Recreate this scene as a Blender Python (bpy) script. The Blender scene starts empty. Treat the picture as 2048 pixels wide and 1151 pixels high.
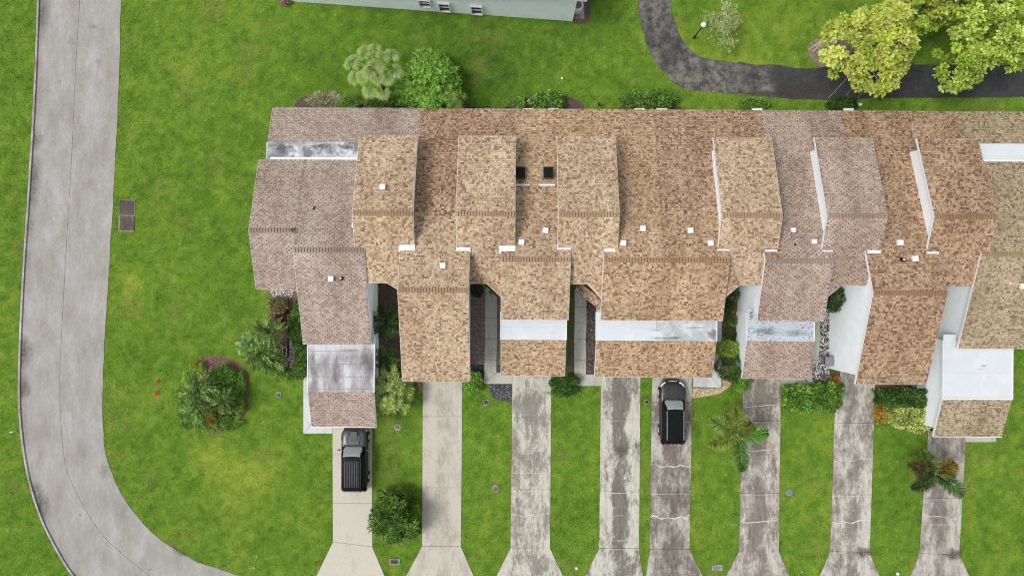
import bpy, math, random
import numpy as np
from mathutils import Vector, Matrix, Euler

rng = np.random.default_rng(7)
random.seed(7)
sc = bpy.context.scene
COL = sc.collection
PI = math.pi

# ------------------------------------------------------------------ camera
H = 52.0            # flying height of the camera, metres
S = 26.3            # photograph pixels per metre on the ground
cam_d = bpy.data.cameras.new('camera')
cam = bpy.data.objects.new('camera', cam_d); COL.objects.link(cam)
cam.location = (0, 0, H); cam.rotation_euler = (0, 0, 0)
cam_d.sensor_width = 36.0; cam_d.lens = 36.0 * H / (2048.0 / S)
cam_d.clip_end = 2000.0
sc.camera = cam

# ------------------------------------------------------------------ light
SUN_EL, SUN_AZ = math.radians(60), math.radians(262)   # azimuth clockwise from +Y: sun in the west
w = bpy.data.worlds.new('World'); sc.world = w; w.use_nodes = True
nt = w.node_tree; nt.nodes.clear()
sky = nt.nodes.new('ShaderNodeTexSky'); sky.sky_type = 'NISHITA'; sky.sun_disc = False
sky.sun_elevation = SUN_EL; sky.sun_rotation = SUN_AZ
sky.air_density = 1.0; sky.dust_density = 4.0; sky.ozone_density = 0.6
hsv = nt.nodes.new('ShaderNodeHueSaturation'); hsv.inputs['Saturation'].default_value = 0.25   # overcast sky: nearly white
bg = nt.nodes.new('ShaderNodeBackground'); bg.inputs['Strength'].default_value = 0.14
wo = nt.nodes.new('ShaderNodeOutputWorld')
nt.links.new(sky.outputs[0], hsv.inputs['Color']); nt.links.new(hsv.outputs[0], bg.inputs['Color'])
nt.links.new(bg.outputs[0], wo.inputs['Surface'])
sd = bpy.data.lights.new('sun', 'SUN'); sd.energy = 1.35; sd.angle = math.radians(16); sd.color = (1.0, 0.97, 0.92)
sun = bpy.data.objects.new('sun', sd); COL.objects.link(sun)
dirv = Vector((math.sin(SUN_AZ) * math.cos(SUN_EL), math.cos(SUN_AZ) * math.cos(SUN_EL), math.sin(SUN_EL)))
sun.rotation_euler = dirv.to_track_quat('Z', 'Y').to_euler(); sun.location = dirv * 120
vs = sc.view_settings
vs.view_transform = 'Standard'; vs.look = 'None'; vs.gamma = 1.0; vs.use_curve_mapping = False
vs.exposure = 0.12
try:
    sc.cycles.pixel_filter_type = 'BLACKMAN_HARRIS'; sc.cycles.filter_width = 1.05
    sc.cycles.max_bounces = 6; sc.cycles.diffuse_bounces = 3; sc.cycles.glossy_bounces = 2
    sc.cycles.transmission_bounces = 3; sc.cycles.transparent_max_bounces = 4
except Exception:
    pass

# ------------------------------------------------------------------ helpers
def G(u, v, z=0.0):
    k = (1 - z / H) / S
    return ((u - 1024.0) * k, (575.5 - v) * k)
def GP(pts, z=0.0): return [G(u, v, z) for u, v in pts]

ROT = 0.0058        # the row of houses stands turned by a third of a degree
def RL(V):          # row frame -> world
    V = np.asarray(V, float).reshape(-1, 3).copy()
    x = V[:, 0].copy(); y = V[:, 1].copy()
    V[:, 0] = x + ROT * (y - 3.0); V[:, 1] = y - ROT * (x + 17.0)
    return V
def rl(x, y, z): return tuple(RL([(x, y, z)])[0])
def inv(x, y): return (x - ROT * (y - 3.0), y + ROT * (x + 17.0))

_lat = {}
def vnoise(x, y, sc_, seed):
    if seed not in _lat: _lat[seed] = np.random.default_rng(1000 + seed).random((256, 256))
    L = _lat[seed]; fx = np.asarray(x) / sc_ + 100.3 + seed; fy = np.asarray(y) / sc_ + 90.7
    ix = np.floor(fx).astype(int); iy = np.floor(fy).astype(int); tx = fx - ix; ty = fy - iy
    tx = tx * tx * (3 - 2 * tx); ty = ty * ty * (3 - 2 * ty)
    a = L[ix % 256, iy % 256]; b = L[(ix + 1) % 256, iy % 256]; c = L[ix % 256, (iy + 1) % 256]; d = L[(ix + 1) % 256, (iy + 1) % 256]
    return (a * (1 - tx) + b * tx) * (1 - ty) + (c * (1 - tx) + d * tx) * ty
def fbm(x, y, sc_, seed, o=4):
    s = 0; a = 1; t = 0
    for i in range(o):
        s = s + a * vnoise(x, y, sc_ / 2 ** i, seed + i); t += a; a *= 0.55
    return s / t
def inpoly(x, y, poly):
    x = np.asarray(x); y = np.asarray(y); r = np.zeros(x.shape, bool); n = len(poly)
    for i in range(n):
        x1, y1 = poly[i]; x2, y2 = poly[(i + 1) % n]
        if y1 == y2: continue
        c = ((y1 > y) != (y2 > y)) & (x < (x2 - x1) * (y - y1) / (y2 - y1) + x1)
        r ^= c
    return r

W = {}
def tag(o, label=None, cat=None, group=None, kind=None):
    if label: o['label'] = label
    if cat: o['category'] = cat
    if group: o['group'] = group
    if kind: o['kind'] = kind
    return o
def thing(name, label, cat, loc, group=None):
    o = bpy.data.objects.new(name, None); COL.objects.link(o); o.location = loc; o.empty_display_size = 0.3
    W[o] = np.array(loc, float)
    return tag(o, label, cat, group)
def mk(name, V, F, mat, parent=None, smooth=False, col=None, kind=None, mats=None, fmat=None):
    V = np.asarray(V, np.float64).reshape(-1, 3)
    if parent is not None: off = W[parent]
    else:
        off = np.array([(V[:, 0].min() + V[:, 0].max()) / 2, (V[:, 1].min() + V[:, 1].max()) / 2, V[:, 2].min()])
    V = V - off
    me = bpy.data.meshes.new(name)
    if isinstance(F, np.ndarray):
        k = F.shape[1]; n = len(F)
        me.vertices.add(len(V)); me.vertices.foreach_set('co', V.astype(np.float32).ravel())
        me.loops.add(n * k); me.loops.foreach_set('vertex_index', F.astype(np.int32).ravel())
        me.polygons.add(n); me.polygons.foreach_set('loop_start', np.arange(0, n * k, k, dtype=np.int32))
        try: me.polygons.foreach_set('loop_total', np.full(n, k, np.int32))
        except Exception: pass
        me.update(calc_edges=True)
    else:
        me.from_pydata([tuple(v) for v in V], [], [tuple(f) for f in F]); me.update()
    for m_ in (mats or [mat]): me.materials.append(m_)
    if fmat is not None: me.polygons.foreach_set('material_index', np.asarray(fmat, np.int32))
    if smooth: me.polygons.foreach_set('use_smooth', np.ones(len(me.polygons), bool))
    if col is not None:
        a = me.attributes.new('tint', 'FLOAT_COLOR', 'POINT')
        c = np.ones((len(V), 4), np.float32); c[:, :3] = col
        a.data.foreach_set('color', c.ravel())
    o = bpy.data.objects.new(name, me); COL.objects.link(o)
    if parent is not None:
        o.parent = parent; W[o] = W[parent]
    else:
        o.location = off; W[o] = off
    if kind: o['kind'] = kind
    return o
def place(name, me_obj, parent, loc, rot=(0, 0, 0), scale=(1, 1, 1)):
    o = bpy.data.objects.new(name, me_obj.data if hasattr(me_obj, 'data') else me_obj); COL.objects.link(o)
    o.parent = parent; o.location = np.array(loc) - W[parent]; o.rotation_euler = rot; o.scale = scale; W[o] = np.array(loc)
    return o

class MB:
    def __init__(s): s.V = []; s.F = []; s.M = []; s.G = []
    def add(s, V, F, m=0):
        b = len(s.V); s.G.append((b, b + len(V), len(s.F), len(s.F) + len(F))); s.V += [tuple(v) for v in V]; s.F += [tuple(i + b for i in f) for f in F]; s.M += [m] * len(F)
        return s
    def box(s, c, d, rz=0, m=0, taper=1.0):
        x, y, z = c; a, b, h = d[0] / 2, d[1] / 2, d[2] / 2; V = []
        for sz in (-1, 1):
            t = taper if sz > 0 else 1
            for sx, sy in ((-1, -1), (1, -1), (1, 1), (-1, 1)):
                px, py = sx * a * t, sy * b * t
                V.append((x + px * math.cos(rz) - py * math.sin(rz), y + px * math.sin(rz) + py * math.cos(rz), z + sz * h))
        return s.add(V, [(3, 2, 1, 0), (4, 5, 6, 7), (0, 1, 5, 4), (1, 2, 6, 5), (2, 3, 7, 6), (3, 0, 4, 7)], m)
    def prism(s, poly, z0, z1, m=0):
        a = sum(poly[i][0] * poly[(i + 1) % len(poly)][1] - poly[(i + 1) % len(poly)][0] * poly[i][1] for i in range(len(poly)))
        if a < 0: poly = poly[::-1]
        n = len(poly); V = [(x, y, z0) for x, y in poly] + [(x, y, z1) for x, y in poly]
        F = [tuple(range(n - 1, -1, -1)), tuple(range(n, 2 * n))] + [(i, (i + 1) % n, n + (i + 1) % n, n + i) for i in range(n)]
        return s.add(V, F, m)
    def xtr(s, prof, x0, x1, m=0):       # profile in (y, z), extruded along x
        a = sum(prof[i][0] * prof[(i + 1) % len(prof)][1] - prof[(i + 1) % len(prof)][0] * prof[i][1] for i in range(len(prof)))
        if a < 0: prof = prof[::-1]
        n = len(prof); V = [(x0, y, z) for y, z in prof] + [(x1, y, z) for y, z in prof]
        F = [tuple(range(n - 1, -1, -1)), tuple(range(n, 2 * n))] + [(i, (i + 1) % n, n + (i + 1) % n, n + i) for i in range(n)]
        return s.add(V, F, m)
    def tube(s, P, R, n=7, m=0, cap=True):
        P = [Vector(p) for p in P]; V = []; F = []
        for i, p in enumerate(P):
            d = (P[min(i + 1, len(P) - 1)] - P[max(i - 1, 0)]).normalized()
            a = d.cross(Vector((0, 0, 1)));
            if a.length < 1e-3: a = d.cross(Vector((1, 0, 0)))
            a.normalize(); b = a.cross(d); r = R[i] if hasattr(R, '__len__') else R
            for k in range(n):
                t = 2 * PI * k / n; V.append(tuple(p + a * (math.cos(t) * r) + b * (math.sin(t) * r)))
        for i in range(len(P) - 1):
            for k in range(n):
                F.append((i * n + k, i * n + (k + 1) % n, (i + 1) * n + (k + 1) % n, (i + 1) * n + k))
        if cap: F += [tuple(range(n))[::-1], tuple(range((len(P) - 1) * n, len(P) * n))]
        return s.add(V, F, m)
    def lathe(s, prof, c, n=16, m=0):
        V = []; F = []
        for r, z in prof:
            for k in range(n): V.append((c[0] + r * math.cos(2 * PI * k / n), c[1] + r * math.sin(2 * PI * k / n), c[2] + z))
        for i in range(len(prof) - 1):
            for k in range(n): F.append((i * n + k, i * n + (k + 1) % n, (i + 1) * n + (k + 1) % n, (i + 1) * n + k))
        F.append(tuple(range((len(prof) - 1) * n, len(prof) * n)))
        return s.add(V, F, m)
    def build_each(s, name, mat, parent, row=False):     # every board its own object
        for a, b, c, d in s.G:
            V = s.V[a:b]; mk(name, RL(V) if row else V, [tuple(i - a for i in f) for f in s.F[c:d]], mat, parent)
    def build(s, name, mat, parent=None, row=False, smooth=False, kind=None, mats=None):
        V = RL(s.V) if row else s.V
        return mk(name, V, s.F, mat, parent, smooth=smooth, kind=kind, mats=mats, fmat=s.M if mats else None)

# ------------------------------------------------------------------ materials
def newmat(name):
    m = bpy.data.materials.new(name); m.use_nodes = True; t = m.node_tree; t.nodes.clear()
    o = t.nodes.new('ShaderNodeOutputMaterial'); b = t.nodes.new('ShaderNodeBsdfPrincipled')
    t.links.new(b.outputs[0], o.inputs[0]); return m, t, b
def N(t, typ, **kw):
    n = t.nodes.new(typ)
    for k, v in kw.items(): setattr(n, k, v)
    return n
def noise(t, scale, detail=4, rough=0.6, vec=None, stretch=None):
    g = N(t, 'ShaderNodeNewGeometry'); src = g.outputs['Position']
    if stretch:
        mp = N(t, 'ShaderNodeMapping'); mp.inputs['Scale'].default_value = stretch; t.links.new(src, mp.inputs[0]); src = mp.outputs[0]
    n = N(t, 'ShaderNodeTexNoise'); n.inputs['Scale'].default_value = scale; n.inputs['Detail'].default_value = detail
    n.inputs['Roughness'].default_value = rough; t.links.new(src, n.inputs['Vector']); return n.outputs['Fac']
def ramp(t, fac, stops, interp='LINEAR'):
    r = N(t, 'ShaderNodeValToRGB'); r.color_ramp.interpolation = interp; e = r.color_ramp.elements
    while len(e) < len(stops): e.new(0.5)
    for i, (p, c) in enumerate(stops):
        e[i].position = p; e[i].color = (c[0], c[1], c[2], 1) if hasattr(c, '__len__') else (c, c, c, 1)
    t.links.new(fac, r.inputs[0]); return r.outputs[0]
def mix(t, fac, a, b, mode='MIX'):
    m = N(t, 'ShaderNodeMix', data_type='RGBA', blend_type=mode)
    for i, x in ((0, fac), (6, a), (7, b)):
        if isinstance(x, (int, float)): m.inputs[i].default_value = x
        elif isinstance(x, tuple): m.inputs[i].default_value = (*x[:3], 1)
        else: t.links.new(x, m.inputs[i])
    return m.outputs[2]
def bump(t, b, fac, dist, strength=0.6):
    n = N(t, 'ShaderNodeBump'); n.inputs['Distance'].default_value = dist; n.inputs['Strength'].default_value = strength
    t.links.new(fac, n.inputs['Height']); t.links.new(n.outputs[0], b.inputs['Normal'])
def plain(name, c, rough=0.6, var=0.12, nscale=3.0, metal=0.0, spec=0.4):
    m, t, b = newmat(name)
    f = noise(t, nscale, 5)
    lo = tuple(x * (1 - var) for x in c); hi = tuple(min(1, x * (1 + var)) for x in c)
    t.links.new(ramp(t, f, [(0.3, lo), (0.7, hi)]), b.inputs['Base Color'])
    b.inputs['Roughness'].default_value = rough; b.inputs['Metallic'].default_value = metal
    b.inputs['Specular IOR Level'].default_value = spec
    return m
def tinted(name, rough=0.8, transl=0.0, stain=None, spec=0.25):
    m, t, b = newmat(name)
    a = N(t, 'ShaderNodeAttribute', attribute_name='tint'); c = a.outputs['Color']
    if stain:
        sc1, st, lo, hi = stain
        c = mix(t, 1.0, c, ramp(t, noise(t, sc1, 5, 0.65, stretch=st), [(0.3, lo), (0.7, hi)]), 'MULTIPLY')
        c = mix(t, 1.0, c, ramp(t, noise(t, 14, 3, 0.7), [(0.3, 0.86), (0.7, 1.12)]), 'MULTIPLY')
    t.links.new(c, b.inputs['Base Color']); b.inputs['Roughness'].default_value = rough
    b.inputs['Specular IOR Level'].default_value = spec
    if transl > 0:
        tr = N(t, 'ShaderNodeBsdfTranslucent'); t.links.new(c, tr.inputs['Color'])
        ms = N(t, 'ShaderNodeMixShader'); ms.inputs[0].default_value = transl
        out = [n for n in t.nodes if n.type == 'OUTPUT_MATERIAL'][0]
        t.links.new(b.outputs[0], ms.inputs[1]); t.links.new(tr.outputs[0], ms.inputs[2]); t.links.new(ms.outputs[0], out.inputs[0])
    return m

M = {}
M['leaf'] = tinted('leaf', 0.6, 0.22, spec=0.18)
M['petal'] = tinted('petal', 0.7, 0.2)
M['grass'] = tinted('grass_blade', 0.75, 0.25, spec=0.15)
M['soil'] = tinted('turf_soil', 0.95, stain=(1.2, (1, 1, 1), 0.85, 1.1), spec=0.1)
M['stone'] = tinted('garden_stone', 0.8)
M['shingle'] = tinted('asphalt_shingle', 0.92, stain=(0.55, (1, 0.35, 0.35), (0.74, 0.68, 0.64), (1.08, 1.08, 1.08)), spec=0.2)
M['white'] = plain('white_paint', (0.74, 0.76, 0.78), 0.5, 0.05, 2)
M['wall'] = plain('stucco_wall', (0.87, 0.905, 0.93), 0.85, 0.05, 1.3)
M['bluewall'] = plain('pale_blue_siding', (0.86, 0.94, 0.965), 0.7, 0.05, 1.0)
M['deck'] = plain('roof_deck', (0.13, 0.10, 0.08), 0.9)
M['ventwhite'] = plain('vent_white', (0.76, 0.76, 0.76), 0.4, 0.03)
M['black'] = plain('black_metal', (0.02, 0.02, 0.022), 0.5)
M['darkplastic'] = plain('dark_panel', (0.045, 0.048, 0.048), 0.55)
M['joint'] = plain('joint_filler', (0.10, 0.095, 0.085), 0.95)
M['bark'] = plain('bark', (0.16, 0.12, 0.09), 0.95, 0.4, 8)
M['palebark'] = plain('pale_bark', (0.40, 0.35, 0.28), 0.95, 0.35, 8)
M['rachis'] = plain('palm_stem', (0.42, 0.46, 0.22), 0.6, 0.2, 6)
M['binlid'] = plain('grey_bin', (0.20, 0.205, 0.22), 0.5, 0.1)
M['filler'] = plain('crack_filler', (0.60, 0.55, 0.48), 0.9, 0.2, 5)

def mulch(name, a, b_, scale=9):
    m, t, b = newmat(name)
    f = noise(t, scale, 6, 0.8)
    t.links.new(ramp(t, f, [(0.32, a), (0.66, b_)]), b.inputs['Base Color']); b.inputs['Roughness'].default_value = 0.95
    bump(t, b, f, 0.05, 0.8); return m
M['mulch_dark'] = mulch('dark_mulch', (0.03, 0.022, 0.018), (0.16, 0.115, 0.09))
M['mulch_red'] = mulch('red_mulch', (0.075, 0.03, 0.026), (0.30, 0.17, 0.135))
M['mulch_black'] = mulch('black_mulch', (0.02, 0.02, 0.022), (0.13, 0.13, 0.14))
M['dirt'] = mulch('bare_dirt', (0.10, 0.075, 0.05), (0.32, 0.26, 0.19), 4)
M['moss'] = mulch('mossy_strip', (0.04, 0.045, 0.012), (0.11, 0.11, 0.035), 5)

def membrane(name, dark, amt):
    m, t, b = newmat(name)
    f = noise(t, 0.9, 5, 0.7); g = noise(t, 7, 4, 0.75, stretch=(0.5, 1.6, 1))
    c = ramp(t, f, [(0.5 - amt, dark), (0.62, (0.66, 0.69, 0.715))])
    c = mix(t, 1.0, c, ramp(t, g, [(0.3, 1.0 - amt * 1.3), (0.55, 1.0)]), 'MULTIPLY')
    t.links.new(c, b.inputs['Base Color']); b.inputs['Roughness'].default_value = 0.6
    return m
M['memb_clean'] = membrane('membrane_clean', (0.61, 0.65, 0.68), 0.02)
M['memb_mid'] = membrane('membrane_weathered', (0.42, 0.44, 0.46), 0.09)
M['memb_rear'] = membrane('membrane_rear', (0.16, 0.165, 0.17), 0.06)
def membrane_dirty():
    m, t, b = newmat('membrane_dirty'); f = noise(t, .75, 5, .62, stretch=(1.5, .55, 1)); g = noise(t, 5, 5, .75, stretch=(1.6, .6, 1))
    c = ramp(t, f, [(.40, (.22, .19, .20)), (.52, (.34, .325, .335)), (.66, (.54, .555, .58))])
    sp = N(t, 'ShaderNodeSeparateXYZ'); geo = N(t, 'ShaderNodeNewGeometry'); t.links.new(geo.outputs['Position'], sp.inputs[0])
    mr = N(t, 'ShaderNodeMapRange'); t.links.new(sp.outputs[1], mr.inputs[0]); mr.inputs[1].default_value = -4.9; mr.inputs[2].default_value = -3.9
    c = mix(t, mr.outputs[0], c, (.60, .62, .65)); c = mix(t, 1.0, c, ramp(t, g, [(.3, .82), (.6, 1.06)]), 'MULTIPLY')
    t.links.new(c, b.inputs['Base Color']); b.inputs['Roughness'].default_value = .6; return m
M['memb_dirty'] = membrane_dirty()
def membrane_spot():
    m, t, b = newmat('membrane_spotted'); f = noise(t, 5.5, 5, 0.75, stretch=(0.8, 1.5, 1)); g = noise(t, 0.8, 3)
    c = ramp(t, f, [(0.40, (0.10, 0.115, 0.14)), (0.50, (0.50, 0.55, 0.61))])
    c = mix(t, ramp(t, g, [(0.42, 0.0), (0.58, 0.75)]), c, (0.50, 0.55, 0.60))
    t.links.new(c, b.inputs['Base Color']); b.inputs['Roughness'].default_value = 0.7; return m
M['memb_spot'] = membrane_spot()

def concrete(name, base, grime, lo, hi, xc=None, band=0.0, blotch=0.0, seed=0.0, fine=0.85):
    """weathered concrete; grime sits in blotches and, where cars drip, in a band along the middle (xc)"""
    m, t, b = newmat(name)
    geo = N(t, 'ShaderNodeNewGeometry'); ad = N(t, 'ShaderNodeVectorMath', operation='ADD'); ad.inputs[1].default_value = (seed * 13.1, seed * 7.7, 0)
    t.links.new(geo.outputs['Position'], ad.inputs[0])
    def nz(scale, det, rg, st=(1, 1, 1)):
        mp = N(t, 'ShaderNodeMapping'); mp.inputs['Scale'].default_value = st; t.links.new(ad.outputs[0], mp.inputs[0])
        n = N(t, 'ShaderNodeTexNoise'); n.inputs['Scale'].default_value = scale; n.inputs['Detail'].default_value = det; n.inputs['Roughness'].default_value = rg
        t.links.new(mp.outputs[0], n.inputs['Vector']); return n.outputs['Fac']
    big = nz(0.55, 7, 0.72, (1.4, 0.6, 1)); mid = nz(2.4, 6, 0.8, (1.3, 0.7, 1)); sm = nz(16, 4, 0.8)
    a = N(t, 'ShaderNodeMath', operation='MULTIPLY_ADD'); t.links.new(mid, a.inputs[0]); a.inputs[1].default_value = 0.30; t.links.new(big, a.inputs[2])
    fn = nz(7, 6, 0.85, (1.2, 0.8, 1)); a2 = N(t, 'ShaderNodeMath', operation='MULTIPLY_ADD'); t.links.new(fn, a2.inputs[0]); a2.inputs[1].default_value = 0.34; t.links.new(a.outputs[0], a2.inputs[2])
    a3 = N(t, 'ShaderNodeMath', operation='SUBTRACT'); t.links.new(a2.outputs[0], a3.inputs[0]); a3.inputs[1].default_value = 0.095
    fac = a3.outputs[0]                                     # about 0.5 .. 0.95, mean 0.72
    if xc is not None and band:
        sp = N(t, 'ShaderNodeSeparateXYZ'); t.links.new(geo.outputs['Position'], sp.inputs[0])
        d = N(t, 'ShaderNodeMath', operation='SUBTRACT'); t.links.new(sp.outputs[0], d.inputs[0]); d.inputs[1].default_value = xc
        ab = N(t, 'ShaderNodeMath', operation='ABSOLUTE'); t.links.new(d.outputs[0], ab.inputs[0])
        mr = N(t, 'ShaderNodeMapRange'); mr.interpolation_type = 'SMOOTHSTEP'; t.links.new(ab.outputs[0], mr.inputs[0])
        mr.inputs[1].default_value = 0.15; mr.inputs[2].default_value = 0.85; mr.inputs[3].default_value = band; mr.inputs[4].default_value = 0.0
        s2 = N(t, 'ShaderNodeMath', operation='ADD'); t.links.new(fac, s2.inputs[0]); t.links.new(mr.outputs[0], s2.inputs[1]); fac = s2.outputs[0]
    dirt = ramp(t, fac, [(lo - .03, 0.0), ((lo + hi) / 2, .55), (hi + .02, 0.95)])
    stk = nz(1.6, 6, .8, (2.2, .45, 1))
    c = mix(t, dirt, base, grime)
    if blotch >= .5: c = mix(t, 1.0, c, ramp(t, stk, [(.38, .72), (.55, 1.02)]), 'MULTIPLY')
    if blotch: c = mix(t, ramp(t, nz(1.1, 6, 0.8), [(0.60, 0.0), (0.68, blotch)]), c, tuple(min(1, x * 1.22) for x in base))
    c = mix(t, 1.0, c, ramp(t, sm, [(0.3, fine), (0.7, 2 - fine - 0.02)]), 'MULTIPLY')
    t.links.new(c, b.inputs['Base Color']); b.inputs['Roughness'].default_value = 0.9; b.inputs['Specular IOR Level'].default_value = 0.25
    bump(t, b, sm, 0.01, 0.3)
    return m
M['road'] = concrete('road_concrete', (0.40, 0.39, 0.38), (0.28, 0.265, 0.235), 0.60, 0.85, fine=0.90)
M['seam'] = plain('road_seam', (0.19, 0.18, 0.165), 0.95)
M['kerb'] = concrete('kerb_concrete', (0.50, 0.50, 0.49), (0.22, 0.19, 0.165), 0.62, 0.85)
M['walk'] = concrete('walk_concrete', (0.48, 0.475, 0.42), (0.28, 0.27, 0.22), 0.72, 1.0)
M['walkwhite'] = concrete('painted_walk', (0.58, 0.60, 0.60), (0.35, 0.36, 0.36), 0.74, 1.0)
M['cover'] = concrete('cover_concrete', (0.36, 0.35, 0.31), (0.10, 0.085, 0.07), 0.66, 0.86)
M['vault'] = concrete('vault_cover', (0.16, 0.13, 0.115), (0.045, 0.04, 0.035), 0.6, 0.85)
def asphalt():
    m, t, b = newmat('asphalt_path')
    f = noise(t, 0.35, 7, 0.72); g = noise(t, 22, 4, 0.8); h = noise(t, 1.6, 6, 0.75)
    geo = N(t, 'ShaderNodeNewGeometry'); sp = N(t, 'ShaderNodeSeparateXYZ'); t.links.new(geo.outputs['Position'], sp.inputs[0])
    mr = N(t, 'ShaderNodeMapRange'); t.links.new(sp.outputs[0], mr.inputs[0]); mr.interpolation_type = 'SMOOTHSTEP'
    mr.inputs[1].default_value = 19.2; mr.inputs[2].default_value = 20.4; mr.inputs[3].default_value = 1.0; mr.inputs[4].default_value = 0.18
    pale = mix(t, ramp(t, h, [(0.40, 0.0), (0.60, 1.0)]), (0.050, 0.049, 0.050), (0.21, 0.20, 0.17))
    k = N(t, 'ShaderNodeMath', operation='MULTIPLY'); t.links.new(mr.outputs[0], k.inputs[0]); t.links.new(ramp(t, f, [(0.35, 0.25), (0.6, 1.0)]), k.inputs[1])
    c = mix(t, k.outputs[0], (0.030, 0.031, 0.034), pale)
    c = mix(t, 1.0, c, ramp(t, g, [(0.3, 0.75), (0.7, 1.25)]), 'MULTIPLY')
    t.links.new(c, b.inputs['Base Color']); b.inputs['Roughness'].default_value = 0.85; bump(t, b, g, 0.015, 0.5); return m
M['asphalt'] = asphalt()
def paver():
    m, t, b = newmat('brick_pavers')
    geo = N(t, 'ShaderNodeNewGeometry'); br = N(t, 'ShaderNodeTexBrick'); br.inputs['Scale'].default_value = 1.0
    br.inputs['Brick Width'].default_value = 0.2; br.inputs['Row Height'].default_value = 0.1; br.inputs['Mortar Size'].default_value = 0.008
    br.inputs['Color1'].default_value = (0.20, 0.14, 0.125, 1); br.inputs['Color2'].default_value = (0.33, 0.26, 0.24, 1); br.inputs['Mortar'].default_value = (0.05, 0.04, 0.035, 1)
    t.links.new(geo.outputs['Position'], br.inputs['Vector'])
    t.links.new(mix(t, 1.0, br.outputs['Color'], ramp(t, noise(t, 5, 5, 0.7), [(0.3, 0.6), (0.7, 1.2)]), 'MULTIPLY'), b.inputs['Base Color'])
    b.inputs['Roughness'].default_value = 0.9; return m
M['paver'] = paver()
def paint(name, c, rough, coat):
    m, t, b = newmat(name); b.inputs['Base Color'].default_value = (*c, 1); b.inputs['Roughness'].default_value = rough
    t.links.new(ramp(t, noise(t, 6, 4), [(0.3, rough * 0.85), (0.7, rough * 1.2)]), b.inputs['Roughness'])
    b.inputs['Coat Weight'].default_value = coat; b.inputs['Specular IOR Level'].default_value = 0.5 if coat else 0.12; b.inputs['Coat Roughness'].default_value = 0.08; return m
M['carpaint'] = paint('dark_car_paint', (0.028, 0.028, 0.034), 0.40, 0.25)
M['carroof'] = paint('dark_car_roof', (0.007, 0.007, 0.009), 0.45, 0.0)
M['screen'] = paint('windscreen_glass', (0.30, 0.345, 0.34), 0.12, 1.0)
M['glass'] = paint('tinted_glass', (0.008, 0.009, 0.010), 0.25, 0.0)
M['tyre'] = plain('tyre_rubber', (0.015, 0.015, 0.015), 0.9)
M['chrome'] = plain('polished_alloy', (0.75, 0.75, 0.76), 0.25, 0.05, 3, 0.6)
M['lens'] = plain('lamp_lens', (0.75, 0.76, 0.78), 0.15, 0.05)
M['redlens'] = plain('red_lamp_lens', (0.13, 0.010, 0.010), 0.2, 0.1)

# ------------------------------------------------------------------ masks for the turf
EXC = []            # polygons (world) where no grass grows
# ------------------------------------------------------------------ road
outer = [(86, -400), (83, -120), (80, 0), (72, 200), (60, 400), (50, 550), (43, 700), (42, 800), (48, 880), (62, 960), (88, 1040), (130, 1120), (160, 1160), (225, 1230), (320, 1285), (450, 1320), (700, 1335), (1500, 1345), (3200, 1365)]
inner = [(250, -400), (245, -120), (242, 0), (236, 200), (229, 350), (220, 500), (212, 640), (206, 760), (207, 870), (222, 940), (252, 1000), (300, 1060), (370, 1110), (440, 1138), (520, 1157), (640, 1170), (900, 1176), (1500, 1182), (3200, 1200)]
seam = [(167, -400), (163, -120), (160, 0), (152, 130), (145, 290), (135, 460), (125, 640), (120, 760), (125, 880), (140, 955), (195, 1055), (250, 1110), (330, 1170), (430, 1215), (600, 1240), (1500, 1262), (3200, 1282)]
def spline(P, n):
    P = np.array(P, float); m = len(P); out = []
    for i in range(m - 1):
        p0, p1, p2, p3 = P[max(i - 1, 0)], P[i], P[i + 1], P[min(i + 2, m - 1)]
        for t in np.linspace(0, 1, n, endpoint=False):
            out.append(0.5 * ((2 * p1) + (-p0 + p2) * t + (2 * p0 - 5 * p1 + 4 * p2 - p3) * t * t + (-p0 + 3 * p1 - 3 * p2 + p3) * t ** 3))
    out.append(P[-1]); return np.array(out)
def off(P, d):
    T = np.gradient(P, axis=0); T /= np.linalg.norm(T, axis=1)[:, None]
    return P + np.stack([-T[:, 1], T[:, 0]], 1) * d
so = np.array(GP(spline(outer, 8))); si = np.array(GP(spline(inner, 8))); ss = np.array(GP(spline(seam, 8)))
wob = lambda P, a, s: P + np.stack([(vnoise(P[:, 0], P[:, 1], 0.8, s) - .5) * a, (vnoise(P[:, 0], P[:, 1], 0.8, s + 1) - .5) * a], 1)
def strip(name, A, B, z, mat, **k):
    n = len(A); V = np.zeros((2 * n, 3)); V[:n, :2] = A; V[n:, :2] = B; V[:, 2] = z
    a = np.arange(n - 1); F = np.stack([a, a + n, a + n + 1, a + 1], 1)
    d1 = A[1] - A[0]; d2 = B[0] - A[0]
    if d1[0] * d2[1] - d1[1] * d2[0] > 0: F = F[:, ::-1]
    return mk(name, V, F, mat, **k)
def ribbon(name, A, B, z0, z1, mat, parent=None):
    mb = MB(); mb.prism([tuple(p) for p in A] + [tuple(p) for p in B[::-1]], z0, z1); return mb.build(name, mat, parent)
base = ribbon('road', so, si, 0.0, 0.012, M['seam']); tag(base, kind='structure')
def slabstrip(name, A, B, z0, z1, mat, parent):
    n = len(A); mb = MB(); V = []; F = []
    for z in (z0, z1):
        for p in A: V.append((p[0], p[1], z))
        for p in B: V.append((p[0], p[1], z))
    N2 = 2 * n
    for i in range(n - 1):
        F.append((N2 + i, N2 + n + i, N2 + n + i + 1, N2 + i + 1)); F.append((i, i + 1, N2 + i + 1, N2 + i)); F.append((n + i, N2 + n + i, N2 + n + i + 1, n + i + 1))
    V = np.array(V)
    d1 = A[1] - A[0]; d2 = B[0] - A[0]
    if d1[0] * d2[1] - d1[1] * d2[0] > 0: F = [f[::-1] for f in F]
    return mk(name, V, F, mat, parent)
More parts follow.
